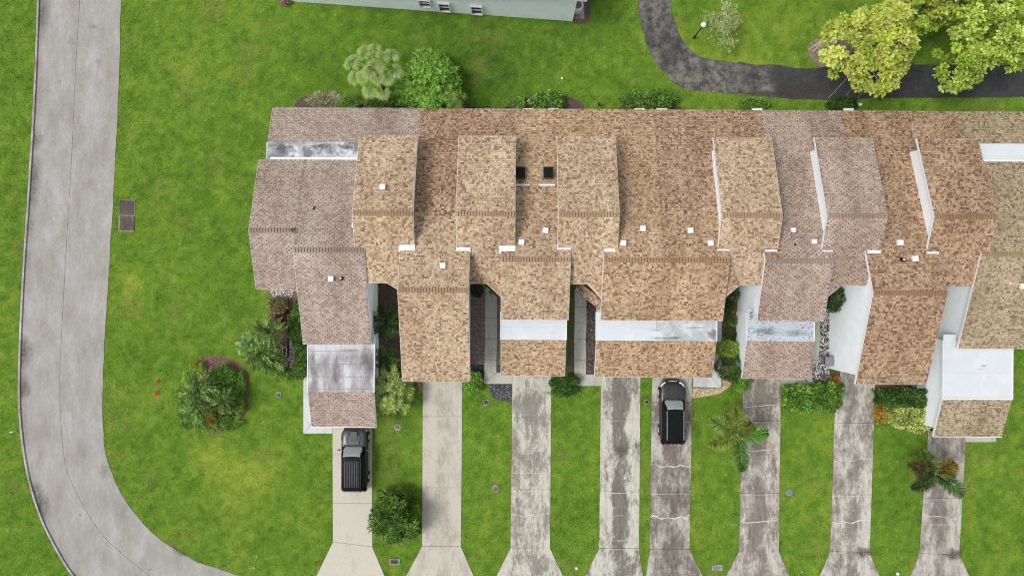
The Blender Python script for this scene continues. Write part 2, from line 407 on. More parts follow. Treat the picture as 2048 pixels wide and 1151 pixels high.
ribbon('road_lane', so, off(ss, -0.012), 0.012, 0.03, M['road'], base)
ribbon('road_lane', off(ss, 0.012), wob(si, 0.10, 40), 0.012, 0.03, M['road'], base)
k_out = off(so, -0.14) if np.linalg.norm(off(so, -0.14)[60] - si[60]) > np.linalg.norm(off(so, 0.14)[60] - si[60]) else off(so, 0.14)
kb = slabstrip('kerb', k_out, so, 0.0, 0.13, M['kerb'], None); tag(kb, kind='structure')
dso = off(so, -0.22) if np.linalg.norm(off(so, -0.3)[60] - si[60]) > np.linalg.norm(off(so, 0.3)[60] - si[60]) else off(so, 0.22)
gap = strip('kerb_edge_soil', wob(dso, 0.12, 44), k_out, 0.016, M['mulch_dark']); tag(gap, kind='structure')
EXC.append([tuple(p) for p in dso] + [tuple(p) for p in si[::-1]])
# dark damp silt along the kerb
def siltmat():
    m, t, b = newmat('kerb_silt'); b.inputs['Base Color'].default_value = (.085, .075, .06, 1); b.inputs['Roughness'].default_value = .9
    at = N(t, 'ShaderNodeAttribute', attribute_name='tint'); tr = N(t, 'ShaderNodeBsdfTransparent'); ms = N(t, 'ShaderNodeMixShader')
    mu = N(t, 'ShaderNodeMath', operation='MULTIPLY'); t.links.new(at.outputs['Fac'], mu.inputs[0]); t.links.new(ramp(t, noise(t, 3.5, 6, .8), [(.35, .25), (.65, 1.0)]), mu.inputs[1])
    out = [q for q in t.nodes if q.type == 'OUTPUT_MATERIAL'][0]
    t.links.new(mu.outputs[0], ms.inputs[0]); t.links.new(tr.outputs[0], ms.inputs[1]); t.links.new(b.outputs[0], ms.inputs[2]); t.links.new(ms.outputs[0], out.inputs[0]); return m
M['silt'] = siltmat()
vv = 575.5 - so[:, 1] * S
dir_in = -1 if np.linalg.norm(off(so, -0.3)[60] - si[60]) < np.linalg.norm(off(so, 0.3)[60] - si[60]) else 1
al = np.zeros(len(so))
for (va, vb, st) in ((-20, 75, .8), (255, 290, .9), (300, 425, .85), (430, 470, .5), (672, 735, 1.0), (750, 800, .9), (960, 1045, 1.0), (480, 560, .25), (820, 900, .3)):
    al += st * np.clip(1 - np.abs(vv - (va + vb) / 2) / ((vb - va) / 2), 0, 1) ** .5
al = np.clip(al, .08, 1); wdt = .25 + .55 * al
L1 = so; L2 = off(so, dir_in * .3); L3 = so + (off(so, dir_in * 1.0) - so) * wdt[:, None] * 1.5
n_ = len(so); V = np.zeros((3 * n_, 3)); V[:n_, :2] = L1; V[n_:2 * n_, :2] = L2; V[2 * n_:, :2] = L3; V[:, 2] = .034
q = np.arange(n_ - 1); F = np.concatenate([np.stack([q, q + n_, q + n_ + 1, q + 1], 1), np.stack([q + n_, q + 2 * n_, q + 2 * n_ + 1, q + n_ + 1], 1)])
mk('silt_stain', V, F, M['silt'], base, col=np.repeat(np.concatenate([al, al * .75, al * 0])[:, None], 3, 1))
xg = np.array(G(0, 0))

# ------------------------------------------------------------------ asphalt path
pin = [(1326, -400), (1332, -120), (1340, 0), (1350, 45), (1370, 88), (1400, 112), (1450, 123), (1540, 130), (1600, 137), (1660, 134), (1760, 130), (1900, 129), (2048, 131), (2500, 134), (3200, 140)]
pout = [(1262, -400), (1268, -120), (1275, 0), (1285, 60), (1302, 110), (1335, 155), (1380, 180), (1440, 187), (1500, 190), (1560, 197), (1640, 200), (1740, 198), (2048, 195), (2500, 196), (3200, 200)]
pi_ = wob(np.array(GP(spline(pin, 10))), 0.14, 60); po_ = wob(np.array(GP(spline(pout, 10))), 0.14, 62)
path = strip('path', pi_, po_, 0.02, M['asphalt']); tag(path, kind='structure')
EXC.append([tuple(p) for p in pi_] + [tuple(p) for p in po_[::-1]])
# painted / tyre-scuffed lines and tar joints across the path
mbp = MB()
for (a, b_, wd) in (((1655, 198), (1700, 150), 1.0), ((1688, 196), (1712, 166), 0.8), ((1716, 196), (1735, 172), 0.6)):
    x1, y1 = G(*a); x2, y2 = G(*b_); L = math.hypot(x2 - x1, y2 - y1); an = math.atan2(y2 - y1, x2 - x1)
    mbp.box(((x1 + x2) / 2, (y1 + y2) / 2, 0.022), (L, 0.05 * wd, 0.006), an)
o = mbp.build('worn_line', M['cover'], path)
mbp = MB()
for (a, b_, wd) in (((1836, 134), (1838, 194), 1), ((1928, 134), (1928, 194), 1.6), ((1884, 136), (1881, 144), 5), ((1889, 134), (1885, 144), 4), ((1923, 132), (1926, 143), 4), ((1825, 142), (1848, 144), 2.5), ((1793, 180), (1790, 186), 4), ((1760, 178), (1756, 186), 5), ((1998, 134), (1996, 194), .8)):
    x1, y1 = G(*a); x2, y2 = G(*b_); L = math.hypot(x2 - x1, y2 - y1); an = math.atan2(y2 - y1, x2 - x1)
    mbp.box(((x1 + x2) / 2, (y1 + y2) / 2, 0.022), (L, 0.035 * wd, 0.007), an)
mbp.build('tar_seal', M['black'], path)

# ------------------------------------------------------------------ driveways: one structure each, slabs as pieces
def quadslab(pts_px, z0, z1, mat, parent, name='slab', inset=0.012):
    P = np.array(GP(pts_px)); c = P.mean(0); d = P - c
    P = c + d * (1 - inset / np.maximum(np.linalg.norm(d, axis=1), .01))[:, None] if inset else P
    mb = MB(); mb.prism([tuple(p) for p in P], z0, z1); return mb.build(name, mat, parent)
DR = [ # label helper, left/right edges at top / bend, joints, flare, colours
 dict(t=(665, 744, 840), b=(666, 745, (1082, 1092)), j=[908, 1005], f=(634, 770), base=(.54, .51, .43), gr=(.34, .32, .27), lo=.84, hi=1.05, band=.03),
 dict(t=(846, 925, 745), b=(844, 922, (1091, 1091)), j=[832, 974], f=(812, 948), base=(.52, .49, .42), gr=(.30, .265, .22), lo=.72, hi=.95, band=.07, blotch=.3),
 dict(t=(1025, 1103, 738), b=(1021, 1100, (1094, 1094)), j=[834, 978], f=(992, 1127), base=(.54, .52, .44), gr=(.24, .235, .20), lo=.72, hi=.80, band=.05, blotch=.5),
 dict(t=(1202, 1281, 740), b=(1198, 1278, (1095, 1095)), j=[838, 982], f=(1169, 1286), base=(.54, .53, .46), gr=(.17, .16, .135), lo=.74, hi=.82, band=.17, blotch=.6),
 dict(t=(1304, 1385, 740), b=(1299, 1379, (1097, 1097)), j=[803, 840, 983], f=(1291, 1407), base=(.48, .455, .405), gr=(.165, .14, .12), lo=.66, hi=.80, band=.12, blotch=.7),
 dict(t=(1486, 1562, 742), b=(1478, 1557, (1100, 1100)), j=[805, 841, 985], f=(1450, 1580), base=(.53, .50, .445), gr=(.205, .175, .148), lo=.68, hi=.80, band=.10, blotch=.6),
 dict(t=(1673, 1752, 700), b=(1660, 1739, (1101, 1103)), j=[845, 988], f=(1637, 1760), base=(.54, .52, .455), gr=(.21, .195, .165), lo=.70, hi=.81, band=.08, blotch=.6),
 dict(t=(1856, 1932, 860), b=(1838, 1918, (1105, 1108)), j=[935, 995], f=(1818, 1941), base=(.49, .46, .41), gr=(.20, .175, .155), lo=.69, hi=.83, band=.10, blotch=.5),
]
CR = {1: [(1093, .3)], 2: [(900, .35), (945, .5), (1027, .9), (981, .3)], 3: [(1030, .5), (1080, .5), (841, .3), (985, .5), (1097, .4)], 4: [(928, 1.4), (1031, 1.8), (843, .5), (986, .6), (807, .5)], 5: [(898, 1.2), (1040, 1.2), (912, .4), (844, .6), (988, .5), (809, .9)], 6: [(922, .8), (1045, 1.5), (848, .3), (991, .4)], 7: [(1032, 1.0), (1048, .6), (938, .6), (998, .5)]}
for i, d in enumerate(DR):
    tl, tr, tv = d['t']; bl, br_, (vl, vr) = d['b']; fl, fr = d['f']
    xc = G((tl + tr) / 2, 0)[0] - (0 if i < 4 else 0.1)
    dx = (bl - tl) * 0.6 / 26.3
    mt = concrete('driveway_concrete', d['base'], d['gr'], d['lo'], d['hi'], xc=xc + dx, band=d['band'], blotch=d.get('blotch', .2), seed=i + 1, fine=0.86)
    def ed(v, side):
        v0 = tv; v1 = vl if side == 0 else vr; k = (v - v0) / (v1 - v0); a, b_ = ((tl, bl), (tr, br_))[side]; return a + (b_ - a) * k
    fl2 = fl - (bl - fl) * 0.45; fr2 = fr + (fr - br_) * 0.45
    full = [(tl, tv), (tr, tv), (br_, vr), (fr2, 1178), (fl2, 1178), (bl, vl)]
    mb = MB(); mb.prism(GP(full), 0.0, 0.014); dv = mb.build('driveway', M['joint']); tag(dv, kind='structure')
    EXC.append(GP(full))
    js = [tv] + d['j']
    for k in range(len(js)):
        a = js[k]
        if k + 1 < len(js): pl = [(ed(a, 0), a), (ed(a, 1), a), (ed(js[k + 1], 1), js[k + 1]), (ed(js[k + 1], 0), js[k + 1])]
        else: pl = [(ed(a, 0), a), (ed(a, 1), a), (br_, vr), (bl, vl)]
        quadslab(pl, 0.014, 0.045, mt, dv, inset=0.012)
    quadslab([(bl, vl), (br_, vr), (fr2, 1178), (fl2, 1178)], 0.014, 0.042, mt, dv, name='apron_slab', inset=0.02)
    for (cv, wd) in CR.get(i, []):
        x0, y0 = G(ed(cv, 0) + 2, cv); x1, _ = G(ed(cv, 1) - 2, cv); n = 26; xs = np.linspace(x0, x1, n)
        am = 1.0 if wd > .6 else .08; yy = y0 + (vnoise(xs, xs * 0 + i, .5, 70 + i) - .5) * .28 * am + (vnoise(xs, xs * 0 + 3, 1.7, 71) - .5) * .4 * am
        hw = 0.028 * wd * (0.3 + vnoise(xs, xs * 0 + cv, .25, 75) * 1.1)
        strip('crack_filler', np.stack([xs, yy + hw], 1), np.stack([xs, yy - hw], 1), 0.0495, M['filler'], parent=dv)

for (i_, u, v, r_) in ((7, 1906, 1107, .8), (6, 1728, 1103, .7), (4, 1345, 1122, .9), (3, 1238, 900, .7), (4, 1342, 775, 1.1)):
    x, y = G(u, v); dv = [o for o in bpy.data.objects if o.name.startswith('driveway')][i_]
    t_ = np.linspace(0, 2 * PI, 25)[:-1]; rr = r_ * (.7 + .6 * vnoise(np.cos(t_) * 2, np.sin(t_) * 2, .6, 140 + i_)); V = [(x, y, .0485)]; V += [(x + rr[k] * .5 * math.cos(t_[k]), y + rr[k] * .35 * math.sin(t_[k]), .0485) for k in range(24)] + [(x + rr[k] * math.cos(t_[k]), y + rr[k] * .7 * math.sin(t_[k]), .0485) for k in range(24)]
    F = [(0, 1 + k, 1 + (k + 1) % 24) for k in range(24)] + [(1 + k, 25 + k, 25 + (k + 1) % 24, 1 + (k + 1) % 24) for k in range(24)]
    al_ = np.array([.95] + [.75] * 24 + [0] * 24)[:, None]; mk('oil_stain', V, F, M['silt'], dv, col=np.repeat(al_, 3, 1) * (1.0 if i_ in (6, 7) else .5))
def stain(parent, u, v, rx, ry, al, z, sd, rz=0, name='stain'):
    x, y = G(u, v, z); t_ = np.linspace(0, 2 * PI, 25)[:-1]; rr = .6 + .8 * vnoise(np.cos(t_) * 3 + sd, np.sin(t_) * 3, .9, 141)
    ex, ey = rx * rr * np.cos(t_), ry * rr * np.sin(t_); cx_, sx_ = math.cos(rz), math.sin(rz); ax_, ay_ = ex * cx_ - ey * sx_, ex * sx_ + ey * cx_
    V = [(x, y, z)] + [(x + ax_[k] * .5, y + ay_[k] * .5, z) for k in range(24)] + [(x + ax_[k], y + ay_[k], z) for k in range(24)]
    F = [(0, 1 + k, 1 + (k + 1) % 24) for k in range(24)] + [(1 + k, 25 + k, 25 + (k + 1) % 24, 1 + (k + 1) % 24) for k in range(24)]
    mk(name, V, F, M['silt'], parent, col=np.repeat(np.array([al] + [al * .7] * 24 + [0] * 24)[:, None], 3, 1))
for k, (u, v, rx, ry, al, rz) in enumerate(((143, 83, .45, .35, .25, 0), (190, 55, .2, .18, .3, 0), (186, 52, .3, .2, .2, 0), (196, 125, .25, .5, .3, .4), (120, 163, .1, .1, .6, 0), (160, 1029, .08, .08, .9, 0), (214, 1088, .35, .05, .5, -.9), (210, 940, .5, .7, .25, 0), (360, 1103, .9, .3, .5, -.5), (395, 1122, .6, .2, .5, -.4), (300, 1138, .3, .1, .35, 0), (175, 700, 1.0, 2.0, .12, 0), (90, 560, .7, 2.5, .12, 0), (185, 330, .9, 2.0, .12, 0), (110, 240, .9, 2.0, .12, 0), (170, 900, .8, 2.0, .14, 0), (240, 1020, .7, 1.2, .12, 0))):
    stain(base, u, v, rx, ry, al, .033, k, rz)
for k, (u, v, rx, ry, al) in enumerate(((1530, 188, 2.2, .28, .9), (1590, 185, 1.4, .5, .8), (1330, 120, .5, 1.3, .6), (1300, 60, .35, 2.0, .5), (1350, 100, .4, 1.2, .6), (1400, 168, 1.5, .3, .5), (1640, 180, 1.6, .5, .6))):
    stain(path, u, v, rx, ry, al, .0235, k + 30)
# ------------------------------------------------------------------ walks and beds
def walk(slabs, mat, name='walkway'):
    allp = [p for s in slabs for p in s]
    mb = MB()
    for s in slabs: mb.prism(GP(s), 0.0, 0.012)
    o = mb.build(name, M['joint']); tag(o, kind='structure')
    for s in slabs:
        quadslab(s, 0.012, 0.04, mat, o, inset=0.015); EXC.append(GP(s))
    return o
walk([[(607, 690), (622, 690), (622, 760), (607, 760)], [(607, 760), (622, 760), (624, 846), (607, 866)], [(607, 866), (624, 846), (665, 846), (665, 866)]], M['walkwhite'])
walk([[(971, 574), (975, 574), (994, 594), (994, 636), (970, 636)], [(970, 636), (994, 636), (994, 678), (970, 678)], [(970, 678), (994, 678), (993, 720), (969, 720)], [(969, 720), (993, 720), (993, 744), (968, 767)], [(968, 767), (993, 744), (1025, 744), (1025, 767)]], M['walk'])
walk([[(1149, 582), (1153, 572), (1173, 592), (1173, 613), (1149, 613)], [(1149, 613), (1173, 613), (1173, 646), (1149, 646)], [(1149, 646), (1173, 646), (1172, 678), (1148, 678)], [(1148, 678), (1172, 678), (1172, 719), (1148, 719)], [(1148, 719), (1172, 719), (1172, 748), (1149, 771)], [(1149, 771), (1172, 748), (1202, 748), (1202, 771)]], M['walk'])
walk([[(1425, 630), (1443, 630), (1443, 720), (1425, 720)], [(1425, 720), (1443, 720), (1442, 775), (1423, 754)], [(1423, 754), (1442, 775), (1386, 773), (1386, 754)]], M['walkwhite'])
walk([[(1618, 640), (1640, 640), (1638, 720), (1618, 720)], [(1618, 720), (1650, 720), (1650, 733), (1618, 733)], [(1600, 733), (1625, 733), (1625, 775), (1600, 750)], [(1562, 742), (1600, 742), (1625, 775), (1562, 775)]], M['walk'])
walk([[(1930, 862), (1992, 862), (1992, 883), (1930, 883)]], M['walk'])
def bed(pts, mat, name='garden_bed', z=0.02):
    P = np.array(GP(spline(pts + [pts[0]], 5)[:-1])) if len(pts) > 4 else np.array(GP(pts))
    mb = MB(); mb.prism([tuple(p) for p in P], 0.0, z); o = mb.build(name, mat); tag(o, kind='structure'); EXC.append([tuple(p) for p in P]); return o
bed([(757, 560), (801, 560), (801, 762), (757, 762)], M['mulch_dark'])
bed([(940, 566), (970, 566), (969, 728), (940, 728)], M['paver'], 'paver_strip', 0.024)
bed([(994, 590), (1008, 590), (1008, 728), (994, 728)], M['paver'], 'paver_strip', 0.024)
bed([(938, 728), (969, 728), (968, 768), (960, 768), (938, 766)], M['mulch_black'])
bed([(994, 728), (1008, 728), (1008, 744), (994, 744)], M['mulch_black'])
bed([(975, 768), (1025, 768), (1025, 799), (1005, 801), (985, 793)], M['mulch_black'], z=0.026)
bed([(1138, 566), (1149, 566), (1148, 712), (1135, 712)], M['moss'], 'moss_strip')
bed([(1134, 712), (1148, 712), (1148, 760), (1134, 760)], M['mulch_dark'])
bed([(1173, 594), (1200, 594), (1200, 748), (1172, 748)], M['mulch_dark'])
bed([(1443, 568), (1478, 568), (1480, 730), (1443, 730)], mulch('brown_mulch', (0.07, 0.035, 0.02), (0.27, 0.15, 0.09)))
bed([(1386, 774), (1444, 774), (1442, 728), (1470, 728), (1466, 762), (1440, 786), (1400, 794), (1385, 795)], mulch('tan_gravel_bed', (0.25, 0.17, 0.09), (0.62, 0.48, 0.30), 11), 'gravel_bed')
bed([(1638, 566), (1664, 566), (1664, 732), (1638, 732)], M['mulch_dark'])
bed([(1623, 733), (1662, 733), (1668, 778), (1625, 778)], M['mulch_dark'])
bed([(1752, 760), (1860, 766), (1862, 800), (1866, 856), (1840, 866), (1800, 858), (1768, 840), (1752, 838)], M['mulch_red'])
bed([(398, 716), (440, 712), (480, 726), (497, 756), (496, 808), (478, 846), (440, 866), (415, 862), (392, 840), (378, 800), (376, 740)], M['mulch_red'])
bed([(538, 580), (590, 580), (612, 600), (617, 690), (612, 742), (585, 752), (560, 745), (548, 700), (540, 640)], M['mulch_red'])
bed([(600, 196), (640, 188), (700, 196), (720, 216), (596, 216)], M['mulch_dark'])
bed([(735, 196), (800, 186), (900, 190), (935, 208), (935, 222), (735, 222)], M['mulch_dark'])
bed([(1020, 205), (1075, 190), (1155, 200), (1155, 226), (1020, 226)], M['mulch_dark'])
bed([(1240, 212), (1290, 196), (1358, 212), (1358, 228), (1240, 228)], M['mulch_dark'])
bed([(1632, 78), (1680, 72), (1706, 96), (1690, 124), (1650, 136), (1622, 118), (1616, 92)], M['dirt'], 'bare_ground')
bed([(828, 758), (848, 758), (848, 792), (838, 780)], M['mulch_red'])
bed([(940, 215), (1020, 215), (1020, 226), (940, 226)], M['mulch_black'])

def stones(name, pts, n, size, pal, z=0.03, parent=None, row=0):
    P = np.array(GP(pts)); mn, mx = P.min(0), P.max(0); X = rng.uniform(mn, mx, (n * 4, 2))
    X = X[inpoly(X[:, 0], X[:, 1], [tuple(p) for p in P])][:n]; n = len(X)
    oc = np.array([(1, 0, 0), (0, 1, 0), (-1, 0, 0), (0, -1, 0), (0.1, 0.1, .7), (0, 0, -.4)], float)
    f = np.array([(0, 1, 4), (1, 2, 4), (2, 3, 4), (3, 0, 4), (1, 0, 5), (2, 1, 5), (3, 2, 5), (0, 3, 5)])
    s = size * rng.uniform(.6, 1.3, (n, 1, 3)); a = rng.uniform(0, 2 * PI, n); V = oc[None] * s
    x = V[:, :, 0] * np.cos(a)[:, None] - V[:, :, 1] * np.sin(a)[:, None]; y = V[:, :, 0] * np.sin(a)[:, None] + V[:, :, 1] * np.cos(a)[:, None]
    V = np.stack([x + X[:, :1], y + X[:, 1:], V[:, :, 2] + z + size * .2], 2)
    F = (f[None] + (np.arange(n) * 6)[:, None, None]).reshape(-1, 3)
    c = np.array(pal)[rng.integers(0, len(pal), n)] * rng.uniform(.7, 1.2, (n, 1)); c = np.repeat(c, 6, 0)
    return tag(mk(name, V.reshape(-1, 3), F, M['stone'], parent, col=c), kind='stuff')
wh = [(.75, .74, .72), (.8, .8, .8), (.55, .53, .5), (.7, .66, .62)]
sp = [(.72, .71, .69), (.8, .8, .8), (.05, .05, .05), (.12, .11, .1), (.6, .58, .55)]
tag(stones('white_gravel', [(538, 578), (590, 578), (582, 598), (560, 602), (545, 592)], 420, .045, wh), 'white gravel against the eave of the left end townhouse', 'gravel')
tag(stones('white_gravel', [(579, 655), (590, 660), (592, 742), (578, 748)], 520, .045, wh), 'strip of white gravel beside the mulch bed and palms', 'gravel')
tag(stones('pebbles', [(1640, 600), (1660, 600), (1661, 722), (1639, 722)], 950, .055, sp), 'black and white pebbles along the tall white wall', 'pebbles')
tag(stones('pebbles', [(1625, 728), (1650, 726), (1668, 745), (1668, 772), (1645, 780), (1624, 770)], 800, .06, sp), 'black and white pebbles round the small pot beside the grey bin', 'pebbles')
tag(stones('gravel', [(1386, 776), (1444, 776), (1446, 745), (1466, 750), (1462, 764), (1440, 785), (1400, 793), (1387, 794)], 900, .05, [(.62, .47, .28), (.7, .58, .4), (.45, .3, .17), (.75, .68, .55)]), 'tan river gravel around the pale walkway corner', 'gravel')
tag(stones('black_stones', [(977, 769), (1024, 769), (1024, 797), (1003, 799), (986, 791)], 500, .06, [(.05, .05, .06), (.12, .12, .13), (.25, .25, .27)]), 'black lava stones beside the driveway and walkway', 'stones')
for pts, pal, lb in (([(400, 716), (440, 714), (478, 728), (494, 757), (493, 806), (470, 842), (486, 800), (482, 760), (460, 740), (420, 730)], [(.34, .19, .16), (.2, .1, .09), (.45, .33, .28)], 'red bark chips round the oval palm bed'),
                     ([(757, 560), (801, 560), (801, 762), (757, 762)], [(.2, .13, .08), (.09, .06, .04), (.3, .2, .12)], 'brown bark and fallen leaves in the left entry court'),
                     ([(1174, 594), (1192, 594), (1192, 746), (1173, 746)], [(.12, .1, .09), (.05, .04, .04), (.3, .26, .25)], 'dark bark chips along the second walkway'),
                     ([(942, 730), (968, 730), (967, 764), (942, 764)], [(.04, .04, .045), (.1, .1, .1)], 'black bark chips at the foot of the first walkway'),
                     ([(1445, 580), (1476, 580), (1478, 690), (1445, 690)], [(.24, .12, .07), (.12, .06, .04), (.34, .2, .12)], 'reddish brown bark in the planted entry court'),
                     ([(832, 760), (846, 760), (846, 786), (838, 776)], [(.4, .2, .1), (.3, .15, .08), (.55, .4, .25)], 'fallen brown leaves beside the second driveway')):
    tag(stones('bark_chips', pts, 600, .05, pal), lb, 'bark chips')

# ------------------------------------------------------------------ the row of townhouses
MAIN_E, MAIN_Y, SL = 2.6, 13.02, 0.36
def zmain(y): return MAIN_E + SL * (MAIN_Y - y)
PAL = {  # light, mid, dark share of tabs
 'grey':  [(.48, .395, .34), (.385, .31, .265), (.26, .20, .17)],
 'tan':   [(.61, .48, .335), (.455, .335, .222), (.30, .205, .13)],
 'tan2':  [(.56, .415, .27), (.41, .28, .175), (.26, .165, .10)],
 'brown': [(.47, .33, .23), (.33, .215, .145), (.20, .12, .08)],
 'pink':  [(.49, .395, .33), (.385, .30, .245), (.25, .185, .15)],
 'rust':  [(.50, .36, .24), (.355, .235, .15), (.225, .135, .085)],
 'olive': [(.49, .41, .275), (.37, .30, .19), (.24, .185, .12)],
}
SH = {}
def tabs(key, O, a, s, La, Ls, palfn, poly=None, reg=False):
    """courses of shingle tabs on a roof plane: O eave corner, a along the eave, s up the slope"""
    O = np.array(O, float); a = np.array(a, float); s = np.array(s, float); n = np.cross(a, s); n /= np.linalg.norm(n)
    if n[2] < 0: n = -n
    ex = 0.138; VV = []; CC = []
    rows = int(math.ceil(Ls / ex))
    for r in range(rows):
        s0 = r * ex; s1 = min(s0 + ex + .01, Ls)
        k = int(La / 0.1) + 4
        if reg: wds = np.where(np.arange(k) % 2 == 0, .235, .095)
        else: wds = rng.choice([.08, .11, .16, .22], k, p=[.3, .3, .25, .15]) * rng.uniform(.85, 1.15, k)
        e = np.concatenate([[0], np.cumsum(wds)]) - (.165 * (r % 2) + rng.normal(0, .012) if reg else rng.uniform(0, .3)); e = e[(e < La)]; lo = np.clip(e, 0, La); hi = np.clip(np.append(e[1:], La), 0, La)
        kk = hi - lo > .01; lo = lo[kk]; hi = hi[kk]; mid = (lo + hi) / 2; m = len(mid)
        if m == 0: continue
        if poly is not None:
            ok = inpoly(mid, np.full(m, s0 + ex * .5), poly); lo, hi, mid = lo[ok], hi[ok], mid[ok]; m = len(mid)
            if m == 0: continue
        lift = .016 + rng.uniform(-.004, .006, m)
        def pt(al, sl, nl): return O[None] + al[:, None] * a + (np.zeros(m) + sl)[:, None] * s + (np.zeros(m) + nl)[:, None] * n
        sm = s0 + (s1 - s0) * .60; lm = lift * .5
        V = np.stack([pt(lo, s0, lift), pt(hi, s0, lift), pt(hi, sm, lm), pt(lo, sm, lm), pt(lo, s0, 0), pt(hi, s0, 0), pt(hi, sm, lm), pt(lo, sm, lm), pt(hi, s1, .004), pt(lo, s1, .004)], 1)
        ctr = V[:, :4].mean(1); L = palfn(ctr, r, m)
        if reg:
            idx = np.where((hi - lo) > .15, rng.choice([0, 1], m, p=[.72, .28]), rng.choice([1, 2], m, p=[.5, .5]))
        else: idx = rng.choice([0, 1, 2], m, p=[.50, .38, .12])
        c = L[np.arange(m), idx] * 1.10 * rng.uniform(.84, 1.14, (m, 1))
        cc = np.repeat(c[:, None, :], 10, 1); cc[:, 4:6] *= .35; cc[:, 6:] *= (rng.uniform(.58, .98, (m, 1, 1)) if not reg else .82)     # shadow line between courses painted as a darker band on each tab's upper part
        VV.append(V.reshape(-1, 3)); CC.append(cc.reshape(-1, 3))
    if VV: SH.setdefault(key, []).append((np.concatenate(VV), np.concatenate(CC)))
def flushtabs(key, parent):
    if key not in SH: return
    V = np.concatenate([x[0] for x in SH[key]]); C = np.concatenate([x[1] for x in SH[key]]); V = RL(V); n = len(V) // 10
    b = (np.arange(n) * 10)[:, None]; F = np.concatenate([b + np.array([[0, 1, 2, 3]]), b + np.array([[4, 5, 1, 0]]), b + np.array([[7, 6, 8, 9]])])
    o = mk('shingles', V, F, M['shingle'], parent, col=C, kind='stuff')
def palconst(p, dark=None):
    A = np.array(PAL[p])
    def f(c, r, m):
        o = np.repeat(A[None], m, 0)
        if dark is not None: o = o * dark(c)[:, None, None]
        return o
    return f
def palzones(zs):          # [(x_limit, palette)], soft irregular boundary; weathering differs from unit to unit
    def f(c, r, m):
        x = c[:, 0] + rng.normal(0, .12, m); o = np.repeat(np.array(PAL[zs[-1][1]])[None], m, 0)
        for xl, p in reversed(zs[:-1]): o[x < xl] = np.array(PAL[p])
        return o
    return f
k_ = math.sqrt(1 + SL * SL)
CAPM = {}
def capmesh(p, sl):
    key = (p, round(sl, 2))
    if key in CAPM: return CAPM[key]
    w2, l = .10, .175; V = []; C = []
    for (x, h) in ((-w2, .004), (w2 - .055, .03)):
        for y in (-l, 0, l): V.append((x, y, h - abs(y) * sl + (.012 if y == 0 else 0)))
    for y in (-l, 0, l): V.append((w2, y, -abs(y) * sl - .01))
    F = [(0, 3, 4, 1), (1, 4, 5, 2), (3, 6, 7, 4), (4, 7, 8, 5)]
    me = bpy.data.meshes.new('ridge_cap'); me.from_pydata(V, [], F); me.materials.append(M['shingle'])
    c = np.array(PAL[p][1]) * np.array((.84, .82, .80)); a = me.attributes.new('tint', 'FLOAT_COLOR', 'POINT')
    cc = np.ones((9, 4), np.float32); cc[:6, :3] = c; cc[6:, :3] = c * .2; cc[3:6, :3] = c * .95; a.data.foreach_set('color', cc.ravel())  # dark end edge: shadow between neighbouring caps painted into the tint
    CAPM[key] = me; return me
def caps(parent, x0, x1, y, z, p):
    me = capmesh(p, SL); n = int((x1 - x0) / .19)
    for i in range(n):
        x = x0 + .1 + i * (x1 - x0 - .2) / max(1, n - 1)
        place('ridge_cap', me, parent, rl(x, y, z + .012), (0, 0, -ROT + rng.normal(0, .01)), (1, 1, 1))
TH = .14
def slope_slab(mb, x0, x1, ya, za, yb, zb, m=0):
    mb.xtr([(ya, za), (yb, zb), (yb, zb - TH), (ya, za - TH)], x0, x1, m)
def rake(mb, x, ya, za, yb, zb, side):
    w_ = .022
    x0, x1 = (x - w_, x) if side < 0 else (x, x + w_)
    mb.xtr([(ya, za - .012), (yb, zb - .012), (yb, zb - .22), (ya, za - .22)], x0, x1)
def gable(key, parent_roof, deckmb, trim, x0, x1, yr, yz, ye, pal, capp, rear=None, rearz=None, reg=False, capx=None, frontpal=None, nocap=False):
    """ridge at yr (height yz), front eave ye, rear edge at rear"""
    ze = yz - SL * (yr - ye)
    slope_slab(deckmb, x0, x1, yr, yz, ye, ze)
    tabs(key, (x0, ye, ze), (1, 0, 0), (0, 1 / k_, SL / k_), x1 - x0, (yr - ye) * k_, frontpal or pal, reg=reg)
    for x, s in ((x0, -1), (x1, 1)): rake(trim, x, yr, yz, ye, ze, s)
    trim.box(((x0 + x1) / 2, ye + .0, ze - .115), (x1 - x0 + .04, .04, .2))
    if rear is not None:
        rz = yz - SL * (rear - yr)
        slope_slab(deckmb, x0, x1, rear, rz, yr, yz)
        tabs(key, (x1, rear, rz), (-1, 0, 0), (0, -1 / k_, SL / k_), x1 - x0, (rear - yr) * k_, pal, reg=reg)
        for x, s in ((x0, -1), (x1, 1)): rake(trim, x, rear, rz, yr, yz, s)
        trim.box(((x0 + x1) / 2, rear + .0, rz - .115), (x1 - x0 + .04, .04, .2))
    if not nocap:
        c0, c1 = capx or (x0, x1); caps(parent_roof, c0, c1, yr, yz, capp)
    return ze

UN = [
 dict(n=1, lab='left end townhouse with weathered pinkish grey roof and stained white garage roof', pal='grey', reg=True),
 dict(n=2, lab='townhouse with the long tan shingled front roof between the left entry courts', pal='tan'),
 dict(n=3, lab='townhouse with the narrow tan front roof and clean white strip above its garage', pal='tan'),
 dict(n=4, lab='left half of the paired townhouses sharing one wide tan front roof', pal='tan2'),
 dict(n=5, lab='right half of the paired townhouses, with the black car at its garage', pal='tan2'),
 dict(n=6, lab='townhouse with pinkish roof and black speckled white strip above its garage', pal='pink', reg=True),
 dict(n=7, lab='townhouse with the long rust tan front roof and tall white side wall', pal='rust'),
 dict(n=8, lab='right end townhouse with olive tan roof and square white garage roof', pal='olive'),
]
